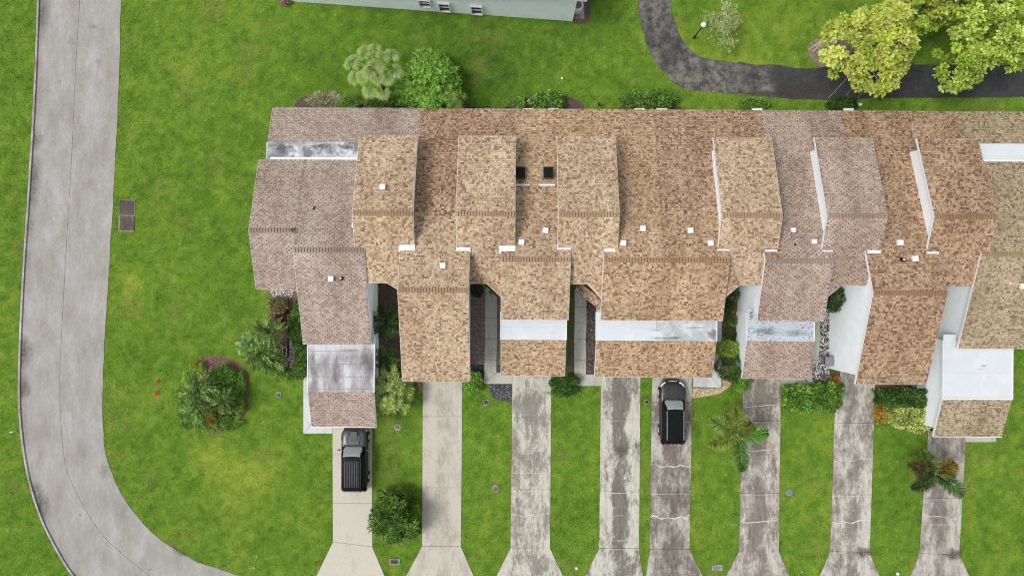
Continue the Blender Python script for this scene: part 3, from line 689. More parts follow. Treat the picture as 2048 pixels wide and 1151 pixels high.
# strips of the rear slope by owner
STR = [(-17.34, -6.65), (-6.65, .19), (.19, 7.05), (7.05, 10.1), (10.1, 17.9), (17.9, 23.65), (23.65, 31.9), (31.9, 38.6)]
MP = ['grey', 'brown', 'tan2', 'tan2', 'brown', 'pink', 'rust', 'olive']  # browner strips: partly own tone, partly painted shade between the raised gables
A = [None, dict(u=2, x=(-10.5, -6.53), pal='tan', ch=(775, 797, 583)), dict(u=2, x=None), ]
AB = {2: [(-10.5, -6.53, 'tan')], 1: [], 3: [], }
# front gables (x0, x1, ridge y, eave y, owner)
BG = {1: (-14.6, -9.86, 2.55, -3.92), 2: (-7.46, -2.83, -.07, -6.34), 3: (-.72, 3.9, 2.0, -2.06), 4: (6.1, 10.2, 2.0, -2.06),
      5: (10.2, 14.47, 2.0, -2.06), 6: (16.85, 21.4, 2.0, -2.06), 7: (23.65, 28.5, -.07, -6.35), 8: (31.35, 38.6, 2.54, -3.95)}
AG = {2: (-10.5, -6.53, 'tan'), 3: (-3.69, .19, 'tan'), 4: (3.05, 7.05, 'tan'), 5: (13.77, 17.76, 'tan'), 6: (20.72, 24.66, 'pink'), 7: (27.75, 31.9, 'rust')}
AY, AZ, AR, AF = 4.95, 7.1, 10.5, .39
# garages: x0, x1, flat y front, eave y, membrane
CG = {1: (-14.37, -9.72, -7.33, -9.97, 'memb_dirty'), 3: (-.74, 3.85, -3.56, -6.22, 'memb_clean'), 4: (6.01, 10.2, -3.58, -6.27, 'memb_clean'),
      5: (10.2, 14.48, -3.58, -6.27, 'memb_mid'), 6: (16.66, 21.38, -3.55, -6.32, 'memb_spot'), 8: (30.55, 35.42, -7.55, -10.42, 'memb_clean')}
ZF = 3.65
HOUSE = {}; ROOF = {}
for U in UN:
    i = U['n']; b0, b1, ry, ey = BG[i]; sx0, sx1 = STR[i - 1]
    root = thing('townhouse', U['lab'], 'townhouse', rl((b0 + b1) / 2, 4, 0), group='townhouses joined in one long row')
    HOUSE[i] = root
    deck = MB(); trim = MB(); wall = MB(); key = i; reg = U.get('reg', False)
    anchor = MB(); anchor.box(((b0 + b1) / 2, 8, 2.2), (.3, .3, .3))
    roof_o = mk('roof', RL(anchor.V), anchor.F, M['deck'], root); ROOF[i] = roof_o
    rz = zmain(ry)
    dk = lambda c: 1.0
    # ---- rear slope strip. goes up to the ridge of the front gable inside its width, to y=4.95 elsewhere
    pz = palconst(MP[i - 1])
    top_other = 4.6
    def rear_plane(x0, x1, yt, yb=MAIN_Y, pf=None):
        slope_slab(deck, x0, x1, yb, zmain(yb), yt, zmain(yt))
        tabs(key, (x1, yb, zmain(yb)), (-1, 0, 0), (0, -1 / k_, SL / k_), x1 - x0, (yb - yt) * k_, pf or pz, reg=MP[i - 1] in ('grey', 'pink'))
    if i == 1:
        yf = 10.28; yr2 = 9.0
        rear_plane(sx0, sx1, yf)                                    # low strip along the lawn
        deck.xtr([(yf, zmain(yf) - .02), (yr2 - .1, zmain(yf) - .02), (yr2 - .1, zmain(yf) - .2), (yf, zmain(yf) - .2)], sx0, -10.3)
        mb = MB(); mb.box(((sx0 - 10.3) / 2, (yf + yr2) / 2 - .02, zmain(yf) + .0), (-10.3 - sx0, yf - yr2 + .16, .05)); mb.build('flat_roof', M['memb_rear'], root, row=True)
        trim.box((sx0 - .03, (yf + yr2) / 2, zmain(yf) - .05), (.06, yf - yr2, .2))
        rake(trim, sx0, MAIN_Y, MAIN_E, yf, zmain(yf), -1)
        rear_plane(-17.77, -14.6, 3.9, yr2); rear_plane(-14.6, -9.86, ry, yr2)
        rear_plane(-9.86, sx1, 4.7, yf)
        rake(trim, -17.77, yr2, zmain(yr2), 3.9, zmain(3.9), -1)
        gable(key, roof_o, deck, trim, -17.77, -14.6, 3.9, zmain(3.9), -.09, palconst('grey'), 'grey', reg=True)
        wall.xtr([(12.5, 0), (12.5, 2.4), (9.2, 3.4), (9.2, 3.9), (3.9, zmain(3.9) - .3), (.4, 4.3), (.4, 0)], -17.0, -14.6)
        wall.xtr([(12.5, 0), (12.5, 2.4), (9.2, 3.4), (9.2, 3.9), (4.7, 5.3), (4.7, 0)], -14.6, -6.7)
        # corner hip over the side door
        q = [(-14.6, -.09, 4.46), (-15.2, -.09, 4.46), (-14.6, -.75, 4.28)]
    elif i == 8:
        yf = 10.45; yr2 = 9.15
        rear_plane(sx0, sx1, yf)
        mb = MB(); mb.box(((sx0 + sx1) / 2, (yf + yr2) / 2 - .02, zmain(yf)), (sx1 - sx0, yf - yr2 + .16, .05)); mb.build('flat_roof', M['memb_clean'], root, row=True)
        rear_plane(31.35, sx1, ry, yr2)
        wall.xtr([(12.5, 0), (12.5, 2.4), (9.3, 3.4), (9.3, 3.9), (4.7, 5.3), (4.7, 0)], 31.9, 38.4)
    else:
        # parts of the strip inside / outside its own and its neighbour's front gable
        cuts = sorted({sx0, sx1} | {x for g in BG.values() for x in g[:2] if sx0 < x < sx1})
        for a_, b_ in zip(cuts[:-1], cuts[1:]):
            mx = (a_ + b_) / 2; yt = 4.6
            for g in BG.values():
                if g[0] < mx < g[1]: yt = g[2]
            own = yt < 4.6 and abs(mx - (b0 + b1) / 2) < (b1 - b0) / 2
            def pf(c, r, m, own=own):
                o = np.repeat(np.array(PAL[MP[i - 1]])[None], m, 0)
                if own: o[c[:, 1] + rng.normal(0, .9, m) < 5.2] = np.array(PAL[U['pal']])
                return o
            rear_plane(a_, b_, yt, pf=pf)
        wall.xtr([(12.5, 0), (12.5, 2.45), (4.6, 5.2), (4.6, 0)], sx0 + .01, sx1 - .01)
    if i == 2: rear_plane(-7.46, -6.65, ry, 5.2, pf=palconst('tan'))
    trim.box(((sx0 + sx1) / 2, MAIN_Y + .0, MAIN_E - .11), (sx1 - sx0, .04, .18))
    # ---- front gable
    left_open = i != 5; right_open = i != 4
    pal = U['pal']
    ze = gable(key, roof_o, deck, trim if False else MB(), b0, b1, ry, rz, ey, palconst(pal), pal, reg=reg)
    # trim of the front gable, only on its free sides
    if left_open: rake(trim, b0, ry, rz, ey, ze, -1)
    if right_open: rake(trim, b1, ry, rz, ey, ze, 1)
    yq = 3.0 if i not in (1, 8) else 4.0
    if left_open and i not in (1,): rake(trim, b0, yq, zmain(yq), ry, rz, -1)
    if right_open: rake(trim, b1, yq, zmain(yq), ry, rz, 1)
    trim.box(((b0 + b1) / 2, ey + .0, ze - .115), (b1 - b0 + .04, .04, .2))
    ovl = {7: .50, 8: .30}.get(i, .3); ovr = .3
    wx0 = b0 + (ovl if left_open else 0); wx1 = b1 - (ovr if right_open else 0)
    wall.xtr([(6, 0), (6, zmain(6) - .16), (ry, rz - .16), (ey + .5, ze + SL * .5 - .16), (ey + .5, 0)], wx0, wx1)
    # ---- raised gable behind
    if i in AG:
        a0, a1, ap = AG[i]
        o_t = MB(); dka = MB()
        az = gable(key, roof_o, dka, o_t, a0, a1, AY, AZ, AF, palconst(ap), ap, rear=AR, reg=(ap in ('pink',)))
        o_t.build_each('fascia', M['white'], roof_o, row=True); dka.build('raised_roof', M['deck'], root, row=True)
        wall.xtr([(9.8, 2.8), (9.8, AZ - SL * (9.8 - AY) - .16), (AY, AZ - .16), (AF + .5, az + .5 * SL - .16), (AF + .5, 2.8)], a0 + .26, a1 - .26)
        wall.xtr([(4.6, 0), (4.6, 4), (AF + .5, 4), (AF + .5, 0)], a0 + .27, a1 - .27)
        # sealed cricket where the raised gable runs into the front gables
    # ---- garage
    if i in CG:
        c0, c1, yf, ye, mm = CG[i]; zt = ZF; zl = zt - SL * (yf - ye)
        yb = ey + .5
        mb = MB(); mb.box(((c0 + c1) / 2, (yf + yb) / 2, zt - .04), (c1 - c0, yb - yf, .08))
        if i == 1: mb.box((-9.9, -3.25, zt - .042), (.34, .6, .08))
        if i == 6: mb.box((16.85, -1.7, zt - .042), (.38, .8, .08)); 
        if i == 8: mb.box((31.0, -3.3, zt - .042), (.9, .6, .08))
        fr_ = mb.build('flat_roof', M[mm], root, row=True)
        if i == 1:
            for yy in (-4.45, -5.35, -6.25, -7.1):
                q_ = MB(); q_.box(((c0 + c1) / 2, yy, zt + .004), (c1 - c0 - .1, .03, .012)); q_.build('membrane_seam', M['binlid'], fr_, row=True)
        elif i != 6:
            q_ = MB(); q_.box(((c0 + c1) / 2, yf + .45 * (yb - yf) * (1 if i != 8 else 1), zt + .004), (c1 - c0 - .1, .015, .012)); q_.build('membrane_seam', M['memb_mid'], fr_, row=True)
        trim.box((c0 - .03, (yf + yb) / 2, zt - .07), (.06, yb - yf, .2)) if i != 5 else None
        trim.box((c1 + .03, (yf + yb) / 2, zt - .07), (.06, yb - yf, .2)) if i != 4 else None
        if i == 8: trim.box(((c0 + c1) / 2, yf, zt + .03), (c1 - c0, .08, .06))
        dkg = MB(); slope_slab(dkg, c0, c1, yf, zt, ye, zl); dkg.build('garage_roof', M['deck'], root, row=True)
        tabs(key, (c0, ye, zl), (1, 0, 0), (0, 1 / k_, SL / k_), c1 - c0, (yf - ye) * k_, palconst({1: 'grey', 8: 'olive', 6: 'pink', 3: 'tan2', 4: 'tan2', 5: 'tan2'}[i]), reg=reg)
        if i != 5: rake(trim, c0, yf, zt, ye, zl, -1)
        if i != 4: rake(trim, c1, yf, zt, ye, zl, 1)
        trim.box(((c0 + c1) / 2, ye + (-.03 if i in (1, 8) else 0), zl - (.08 if i in (1, 8) else .11)), (c1 - c0 + .04, .05, .18))
        wc0 = c0 + (.40 if i != 5 else 0); wc1 = c1 - (.38 if i != 4 else 0)
        if i == 1: wc1 = -10.08; wc0 = -13.95
        wall.xtr([(yb, 0), (yb, zt - .09), (yf, zt - .16), (ye + .45, zl + .45 * SL - .16), (ye + .45, 0)], wc0, wc1)
        gm = MB(); gx = (wc0 + wc1) / 2; gy = ye + .43
        for r_ in range(4): gm.box((gx, gy, .28 + r_ * .53), (2.7, .04, .5))
        gm.build('garage_door', M['white'], root, row=True)
    else:
        gm = MB(); gx = (wx0 + wx1) / 2 + (-.6 if i == 7 else 0); gy = ey + .48
        for r_ in range(4): gm.box((gx, gy, .28 + r_ * .53), (2.7, .04, .5))
        gm.build('garage_door', M['white'], root, row=True)
    # rear windows with awnings visible under the eave
    wn = MB(); cx = (sx0 + sx1) / 2
    for dx in (-1.2, 1.2):
        wn.box((cx + dx, 12.53, 1.35), (1.2, .06, 1.1))
    wn.build_each('window', M['glass'], root, row=True)
    # main meshes
    roof_mesh = MB(); roof_mesh.V = deck.V; roof_mesh.F = deck.F; roof_mesh.M = deck.M
    me = bpy.data.meshes.new('roof'); me.from_pydata([tuple(v) for v in (RL(deck.V) - W[root])], [], deck.F); me.materials.append(M['deck']); roof_o.data = me
    trim.build_each('fascia', M['white'], roof_o, row=True)
    wall.build('wall', M['wall'], root, row=True)
    flushtabs(key, roof_o)

# diagonal eave corners where raised gables meet the front gables
def chamfer(i, xe, xb, depth, pal):
    """xe: where the straight eave stops, xb: side of the front gable, depth: how far the corner drops southward"""
    ze = AZ - SL * (AY - AF)
    up = AF + abs(xb - xe) * .9
    P = [(xe, AF, ze), (xb, AF - depth, ze - .02), (xb, up, ze + SL * (up - AF) + .03)]
    if xe > xb: P = [P[1], P[0], P[2]]
    P = [np.array(p) for p in P]
    mb = MB(); low = [p - np.array((0, 0, .14)) for p in P]
    mb.add(P + low, [(0, 1, 2), (5, 4, 3), (0, 3, 4, 1), (1, 4, 5, 2), (2, 5, 3, 0)])
    o = mb.build('eave_corner', M['deck'], ROOF[i], row=True)
    a = P[1] - P[0]; La = np.linalg.norm(a); a = a / La; w_ = P[2] - P[0]; sv = w_ - a * (w_ @ a); Ls = np.linalg.norm(sv); s = sv / Ls
    poly = [(0, 0), (La, 0), (w_ @ a, Ls)]
    tabs(('c', i), P[0] + np.array((0, 0, .01)), a, s, La, Ls, palconst(pal), poly=poly, reg=False)
    flushtabs(('c', i), ROOF[i])
    q = MB(); d = P[1] - P[0]; c = (P[0] + P[1]) / 2; q.box((c[0], c[1], c[2] - .09), (La, .05, .2), math.atan2(d[1], d[0])); q.build('fascia', M['white'], ROOF[i], row=True)
def XU(u, z): return (u - 1024) / S * (1 - z / H)
ZE = AZ - SL * (AY - AF)
chamfer(2, XU(775, ZE), -7.46, .62, 'tan2'); chamfer(3, XU(974, ZE), -.72, .9, 'tan2'); chamfer(4, XU(1176, ZE), 6.1, .95, 'tan2')
chamfer(5, XU(1480, ZE), 14.47, .9, 'tan2'); chamfer(6, XU(1683, ZE), 21.4, .85, 'pink')
# lower diagonal awning over the door of the fourth house
P = []
for (u, v, z) in ((1162, 566, 3.4), (1206, 603, 3.4), (1199, 619, 3.0), (1150, 580, 3.0)):
    xx, yy = inv(*G(u, v, z)); P.append((xx, yy, z))
mb = MB()
mb.add([(*p,) for p in P] + [(p[0], p[1], p[2] - .1) for p in P], [(0, 1, 2, 3)[::-1], (4, 5, 6, 7), (0, 1, 5, 4), (1, 2, 6, 5), (2, 3, 7, 6), (3, 0, 4, 7)])
mb.build('door_awning', M['mulch_dark'], HOUSE[4], row=True)
a = np.array(P[2]) - np.array(P[3]); La = np.linalg.norm(a); sv = np.array(P[0]) - np.array(P[3]); sv = sv - a / La * (sv @ a / La); Ls = np.linalg.norm(sv); tabs(('aw', 4), np.array(P[3]) + np.array((0, 0, .015)), a / La, sv / Ls, La, Ls, palconst('brown')); flushtabs(('aw', 4), HOUSE[4])  # brown shingles, with shade from the eave above painted into the palette
# left corner hip of the end house
mb = MB(); mb.add([(-14.6, .45, 4.62), (-15.15, -.09, 4.47), (-14.62, -.62, 4.30), (-14.6, .45, 4.45), (-15.15, -.09, 4.30), (-14.62, -.62, 4.13)], [(0, 1, 2), (5, 4, 3), (1, 4, 5, 2), (0, 3, 4, 1)])
mb.build('eave_corner', M['deck'], ROOF[1], row=True)
tabs(('h', 1), (-15.1, -.12, 4.48), (.70, -.70, 0), (.68, .66, .3), .8, .55, palconst('grey')); flushtabs(('h', 1), ROOF[1])

FR = [o for o in bpy.data.objects if o.name.startswith('flat_roof')]
def frof(hn): return [o for o in FR if o.parent == HOUSE[hn]][0]
FR8 = [o for o in FR if o.parent == HOUSE[8]]
for k, (hn, u, v, rx, ry, al) in enumerate(((5, 1428, 668, .55, .5, .8), (5, 1352, 675, .5, .12, .7), (5, 1390, 655, 1.2, .08, .5), (5, 1325, 676, 1.0, .10, .6), (4, 1310, 660, .6, .1, .3), (6, 1530, 662, 1.4, .35, .5), (6, 1590, 666, 1.2, .3, .45), (6, 1503, 632, .2, .3, .8), (1, 630, 745, .5, 1.6, .55), (1, 735, 720, .6, 1.7, .5), (1, 672, 740, .25, 1.2, .4), (1, 700, 700, .8, .15, .4), (8, 1968, 731, .22, .07, .9), (8, 1960, 738, .3, .05, .4), (3, 1105, 665, .3, .1, .2))):
    stain(frof(hn) if hn != 8 else FR8[-1], u, v, rx, ry, al, ZF + .006, k + 60)
for k, (u, v, rx, ry, al) in enumerate(((573, 297, .8, .38, 1.0), (640, 292, 1.0, .2, .8), (690, 294, .7, .22, .9), (545, 290, .4, .2, .6))):
    stain(frof(1), u, v, rx, ry, al, zmain(10.28) + .031, k + 90)
# sealed white crickets in the notches between raised and front gables: (house, u0, u1, v0, v1)
for (i, u0, u1, v0, v1) in ((1, 703, 733, 445, 455), (2, 797, 830, 488, 503), (2, 912, 941, 494, 505), (3, 998, 1031, 491, 506), (3, 1115, 1142, 495, 499),
                            (4, 1209, 1231, 497, 503), (5, 1434, 1460, 498, 501), (6, 1531, 1555, 499, 503), (6, 1645, 1666, 500, 503), (7, 1736, 1763, 500, 508), (7, 1854, 1879, 503, 509), (8, 1956, 1988, 462, 467)):
    z = 6.42 if i != 1 else 6.25
    x0, y0 = G(u0, v1, z); x1, y1 = G(u1, v0, z); mb = MB()
    mb.box(((x0 + x1) / 2, (y0 + y1) / 2, z - .14), (x1 - x0, y1 - y0, .2), -ROT)
    if v1 - v0 > 8: mb.box(((x0 + x1) / 2, (y0 + y1) / 2 + .02, z - .025), (x1 - x0 - .08, .05, .04), -ROT)
    mb.build('flashing', M['white'], ROOF[i])
# roof vents
def surf(u, v, which):
    z = 5.0
    for _ in range(30):
        x, y = G(u, v, z); xl, yl = inv(x, y)
        if which == 'main': z = zmain(yl)
        elif which[0] == 'A': z = AZ - SL * abs(yl - AY)
        elif which[0] == 'B':
            g = BG[int(which[1])]; z = zmain(g[2]) - SL * abs(yl - g[2])
        elif which == 'C': z = ZF
    return x, y, z
vm = MB(); vm.box((0, 0, .07), (.36, .36, .22)); vm.box((0, 0, .21), (.42, .42, .07), taper=.85)
vproto = None
for (i, u, v, wh) in ((2, 766, 374, 'A'), (2, 886, 531, 'B2'), (3, 1091, 461, 'main'), (3, 1043, 484, 'main'), (4, 1285, 457, 'main'), (4, 1246, 486, 'main'), (5, 1380, 461, 'main'), (5, 1420, 486, 'main'),
                      (6, 1585, 460, 'main'), (6, 1627, 483, 'main'), (7, 1798, 485, 'main'), (7, 1828, 517, 'main'), (8, 2044, 572, 'B8'), (1, 663, 557, 'B1')):
    x, y, z = surf(u, v, wh)
    if vproto is None:
        me = bpy.data.meshes.new('roof_vent'); me.from_pydata(vm.V, [], vm.F); me.materials.append(M['ventwhite']); vproto = me
    place('roof_vent', vproto, ROOF[i], (x, y, z), (0, 0, rng.normal(0, .05)), (.95, .95, 1) if i != 6 else (.78, .78, 1))
for (i, u, v, wh, r) in ((1, 627, 416, 'main', .07), (1, 683, 556, 'B1', .10), (5, 1380, 489, 'main', .05), (6, 1590, 489, 'main', .05), (7, 1803, 519, 'B7', .1), (2, 766, 393, 'A', .03), (8, 2021, 566, 'B8', .04)):
    x, y, z = surf(u, v, wh); mb = MB(); mb.lathe([(r * 1.6, -.05), (r * 1.5, .05), (r, .06), (r, .28), (r * .6, .28), (r * .55, .2)], (x, y, z), 12)
    mb.build('vent_pipe', M['black'] if i != 8 else M['ventwhite'], ROOF[i], smooth=False)
    mb = MB(); mb.lathe([(r * .62, .0), (r * .62, .31)], (x, y, z), 10); mb.build('pipe_cap', M['ventwhite'], ROOF[i])
x, y, z = surf(588, 460, 'main'); mb = MB(); mb.tube([(x - .15, y, z), (x - .12, y, z + .35), (x, y + .05, z + .4), (x + .1, y - .2, z + .3)], .035); mb.tube([(x + .05, y + .1, z), (x + .05, y + .1, z + .3)], .04); mb.build('vent_pipe', M['black'], ROOF[1])
# dark flat skylights with white bars between the raised gables
for (u, v) in ((1041, 347), (1096, 347)):
    x, y, z = surf(u, v, 'main'); mb = MB(); mb.box((x, y, z + .18), (.66, .80, .5)); mb.build('skylight', M['darkplastic'], ROOF[3])
    mb = MB(); mb.box((x, y, z + .45), (.58, .72, .05)); mb.build('skylight_pane', M['glass'], ROOF[3])
for (u0, u1, v) in ((1031, 1059, 370), (1077, 1110, 370)):
    x0, y0, z0 = surf(u0, v, 'main'); x1, y1, z1 = surf(u1, v, 'main'); mb = MB(); mb.box(((x0 + x1) / 2, y0, z0 + .06), (x1 - x0, .12, .1)); mb.build('gutter_bar', M['white'], ROOF[3])
# garage lamp and downpipes, little things on the fronts
x, y = G(1252, 751, 2.6); mb = MB(); mb.box((x, y, 2.55), (.24, .22, .2)); mb.box((x, y, 2.67), (.13, .13, .06), m=1); mb.build('wall_lamp', None, HOUSE[4], mats=[M['white'], M['black']])
# rear window hoods peeping out under the rear eave
for (i, u) in ((2, 1057), (3, 1107), (4, 1279), (4, 1323), (5, 1514), (6, 1697)):
    x, y = G(u, 219, 2.0); mb = MB(); mb.box((x, y - .17, 2.0), (.75, .5, .1)); mb.build('window_hood', M['white'], HOUSE[i])
# side-wall equipment
x, y = G(1650, 752, .2); 

# ------------------------------------------------------------------ pale blue house in the background
bx0, by0 = G(580, 2); bx1, by1 = G(1145, 42); ang = math.atan2(by1 - by0, bx1 - bx0); L = math.hypot(bx1 - bx0, by1 - by0)
hb = thing('house', 'pale blue sided house cut off by the top edge, three small windows', 'house', (bx1, by1, 0))
ux, uy = math.cos(ang), math.sin(ang); nx, ny = -uy, ux
def HP(a, d, z): return (bx1 - ux * a + nx * d, by1 - uy * a + ny * d, z)
HH = 5.0; D = 11.0
mb = MB(); q = [HP(0, 0, 0), HP(L, 0, 0), HP(L, D, 0), HP(0, D, 0)]; mb.prism([(p[0], p[1]) for p in q], 0, HH); mb.build('wall', M['bluewall'], hb)
nb = int(HH / .2); c0 = HP(0, 0, 0)
for r_ in range(nb):                                   # clapboards, one piece per course
    m2 = MB(); c = HP(L / 2, -.012, .1 + r_ * .2); m2.add([HP(0, -.03, r_ * .2 + .005), HP(L, -.03, r_ * .2 + .005), HP(L, -.008, r_ * .2 + .2), HP(0, -.008, r_ * .2 + .2), HP(0, 0, r_ * .2), HP(L, 0, r_ * .2)], [(1, 0, 3, 2), (4, 0, 1, 5), ]); m2.build('clapboard', M['bluewall'], hb)
mb = MB(); mb.add([HP(-.6, -.6, HH), HP(L + .6, -.6, HH), HP(L + .6, D / 2, HH + 2.4), HP(-.6, D / 2, HH + 2.4), HP(-.6, D + .6, HH), HP(L + .6, D + .6, HH)], [(1, 0, 3, 2), (3, 4, 5, 2), (0, 4, 3), (1, 2, 5), (0, 1, 5, 4)]); mb.build('roof', plain('far_roof', (.3, .27, .24), .9), hb)
for (u, z0, z1) in ((855, .95, 2.2), (892, .35, 1.85), (955, .25, 1.75)):
    a = (G(1145, 0)[0] - G(u, 0)[0]) / ux
    fr = MB()
    def wb(mb, a0, a1, za, zb, d0, d1, m=0):
        V = [HP(a0, d0, za), HP(a1, d0, za), HP(a1, d1, za), HP(a0, d1, za)]; mb.prism([(p[0], p[1]) for p in V], za, zb, m)
    wb(fr, a - .45, a + .45, z0, z0 + .08, -.2, 0); wb(fr, a - .45, a + .45, z1 - .08, z1, -.2, 0)
    wb(fr, a - .45, a - .36, z0 + .08, z1 - .08, -.2, 0); wb(fr, a + .36, a + .45, z0 + .08, z1 - .08, -.2, 0); wb(fr, a - .36, a + .36, (z0 + z1) / 2 - .03, (z0 + z1) / 2 + .03, -.12, 0)
    wn = fr.build('window', M['white'], hb)
    pn = MB(); wb(pn, a - .36, a + .36, z0 + .08, z1 - .08, -.06, 0); pn.build('pane', M['glass'], wn)
# condenser beside it
x, y = G(1156, 19); ac = thing('air_conditioner', 'round white air conditioner at the corner of the pale blue house', 'air conditioner', (x, y, 0))
mb = MB(); mb.box((x, y, .04), (.95, 1.45, .08)); mb.build('pad', M['cover'], ac)
mb = MB(); n = 20; pr = []
mb.lathe([(.40, .08), (.42, .2), (.42, .78), (.36, .84), (.33, .84)], (x - .08, y, 0), 22); body = mb.build('casing', M['white'], ac)
mb = MB(); mb.lathe([(.30, .845), (.02, .86)], (x - .08, y, 0), 22); mb.build('fan_grille', M['binlid'], ac)
for k in range(8):
    mb = MB(); t = k * PI / 4; mb.box((x - .08 + .15 * math.cos(t), y + .15 * math.sin(t), .868), (.3, .015, .01), t); mb.build('grille_bar', M['black'], ac)
bed([(1146, 48), (1176, 44), (1182, 10), (1180, -30), (1150, -30)], M['mulch_dark'])

# ------------------------------------------------------------------ small ground objects
def cover(u, v, w_, h_, rz, label, hole=True, group=None, mat='cover'):
    x, y = G(u, v); r = thing('meter_cover', label, 'utility cover', (x, y, 0), group)
    mb = MB(); mb.box((x, y, .03), (w_, h_, .06), rz); mb.build('frame', M[mat], r)
    mb = MB(); mb.box((x, y, .066), (w_ * .62, h_ * .5, .012), rz); mb.build('lid', M['black'] if hole else M['binlid'], r)
    EXC.append([(x - w_ / 2, y - h_ / 2), (x + w_ / 2, y - h_ / 2), (x + w_ / 2, y + h_ / 2), (x - w_ / 2, y + h_ / 2)])
def rcover(u, v, r_, label, top='mulch_red'):
    x, y = G(u, v); r = thing('cleanout_cover', label, 'utility cover', (x, y, 0))
    mb = MB(); mb.lathe([(r_, 0), (r_, .06), (r_ * .8, .075)], (x, y, 0), 18); mb.build('frame', M['cover'], r)
    mb = MB(); mb.lathe([(r_ * .5, .07), (r_ * .5, .09), (r_ * .1, .1)], (x, y, 0), 14); mb.build('lid', M[top], r)
    t = np.linspace(0, 2 * PI, 12, endpoint=False); EXC.append([(x + r_ * math.cos(a), y + r_ * math.sin(a)) for a in t])
cover(972, 804, .42, .46, .05, 'concrete utility cover in the lawn below the black stones')
cover(1293, 803, .36, .40, 0, 'small utility cover in the narrow lawn left of the black car')
cover(558, 789, .38, .44, .0, 'utility cover in the lawn right of the oval palm bed')
cover(789, 1122, .82, .48, -.03, 'wide pale utility cover in the lawn below the round green tree')
cover(1434, 1134, .80, .46, .05, 'weathered tan utility cover at the bottom lawn between driveways', hole=False)
rcover(795, 853, .26, 'round cover in the lawn beside the dark truck like car')
rcover(991, 976, .30, 'round pale cover in the lawn between second and third driveways')
rcover(1578, 983, .28, 'round grey cover in the lawn near the sixth driveway', 'binlid')
x, y = G(254, 431); mb = MB(); mb.box((x, y, .03), (1.12, 2.3, .06), -.03)
vr_ = thing('vault_cover', 'large dark rectangular utility cover in the grass beside the road', 'utility cover', (x, y, 0))
mb = MB(); mb.box((x, y, .02), (1.2, 2.38, .04), -.03); mb.build('frame', M['cover'], vr_)
mb = MB(); mb.box((x, y + .575, .045), (1.1, 1.1, .05), -.03); mb.build('lid', M['vault'], vr_)
mb = MB(); mb.box((x + .02, y - .575, .045), (1.1, 1.1, .05), -.03); mb.build('lid', M['vault'], vr_)
EXC.append([(x - .6, y - 1.2), (x + .6, y - 1.2), (x + .6, y + 1.2), (x - .6, y + 1.2)])
for (u, v, r_, lb) in ((1153, 1135, .11, 'small white sprinkler head between third and fourth driveways'), (1603, 1142, .05, 'tiny white marker left of the seventh driveway apron'), (1795, 1146, .12, 'pale round cap in the lawn between the last two driveways'),
                       (509, 1134, .07, 'tiny pale cap in the lawn near the curved road'), (226, 930, .05, 'tiny white marker at the inner road edge'), (1124, 157, .09, 'small pale blue cap in the rear lawn')):
    x, y = G(u, v); mb = MB(); mb.lathe([(r_, 0), (r_, .07), (r_ * .6, .12), (r_ * .3, .13)], (x, y, 0), 12); tag(mb.build('sprinkler_head', M['ventwhite']), lb, 'sprinkler')
x, y = G(31, 861); mb = MB(); mb.box((x, y, .25), (.22, .05, .5)); tag(mb.build('marker_post', M['white']), 'short white marker post in the grass left of the road', 'marker post')
for (u, v, r_, lb) in ((316, 762, .13, 'smaller pink fallen flower cluster on the left lawn'), (314, 785, .22, 'larger red fallen flower cluster on the left lawn')):
    x, y = G(u, v); n = 24; a = rng.uniform(0, 2 * PI, n); d = rng.uniform(0, r_, n); V = []; F = []
    for k in range(n):
        px, py = x + d[k] * math.cos(a[k]), y + d[k] * math.sin(a[k]); t = rng.uniform(0, PI); s_ = .05
        b_ = len(V); V += [(px + s_ * math.cos(t + q * PI / 2), py + s_ * math.sin(t + q * PI / 2), .05 + .04 * rng.random() + (.03 if q == 0 else 0)) for q in range(4)]; F.append((b_, b_ + 1, b_ + 2, b_ + 3))
    tag(mk('flower', V, F, M['petal'], col=np.tile(np.array([(.50, .05, .07)]), (len(V), 1)) * rng.uniform(.7, 1.5, (len(V), 1))), lb, 'flowers')
# lamp post by the path
bx, by = G(1388, 76); lp = thing('lamp_post', 'black lamp post with white globe standing inside the path bend', 'street lamp', (bx, by, 0))
mb = MB(); mb.tube([(bx, by, 0), (bx, by, .25), (bx, by, .3), (bx, by, 2.35)], [.09, .09, .055, .05], 10); mb.build('post', M['black'], lp)
mb = MB(); mb.lathe([(.05, 2.3), (.12, 2.34), (.13, 2.42), (.1, 2.44)], (bx, by, 0), 14); mb.build('collar', M['black'], lp)
mb = MB(); mb.lathe([(.2 * math.sin(t), 2.6 - .2 * math.cos(t)) for t in np.linspace(.15, PI - .05, 12)], (bx, by, 0), 20); mb.build('globe', M['ventwhite'], lp, smooth=True)
# bins
def bin_(u, v, rz, label, lidc='binlid'):
    x, y = G(u, v); r = thing('wheeled_bin', label, 'bin', (x, y, 0), 'grey wheeled bins')
    mb = MB(); mb.box((0, 0, .5), (.5, .6, .9)); mb.V = [(p[0] * (1 + .12 * (p[2] / .95)) * math.cos(rz) - p[1] * math.sin(rz) + x, p[0] * math.sin(rz) + p[1] * math.cos(rz) + y, p[2]) for p in mb.V]; mb.build('body', M['binlid'], r)
    mb = MB(); mb.box((x, y, .98), (.62, .72, .07), rz, taper=.85); mb.build('lid', M['binlid'], r)
    mb = MB(); mb.box((x - .36 * math.cos(rz), y - .36 * math.sin(rz), .93), (.05, .5, .05), rz); mb.build('handle', M['black'], r)
    for s_ in (-1, 1):
        w3 = MB(); w3.tube([(x - .3 * math.cos(rz), y + s_ * .24, .12), (x - .3 * math.cos(rz), y + s_ * .3, .12)], .12, 12); w3.build('wheel', M['tyre'], r)
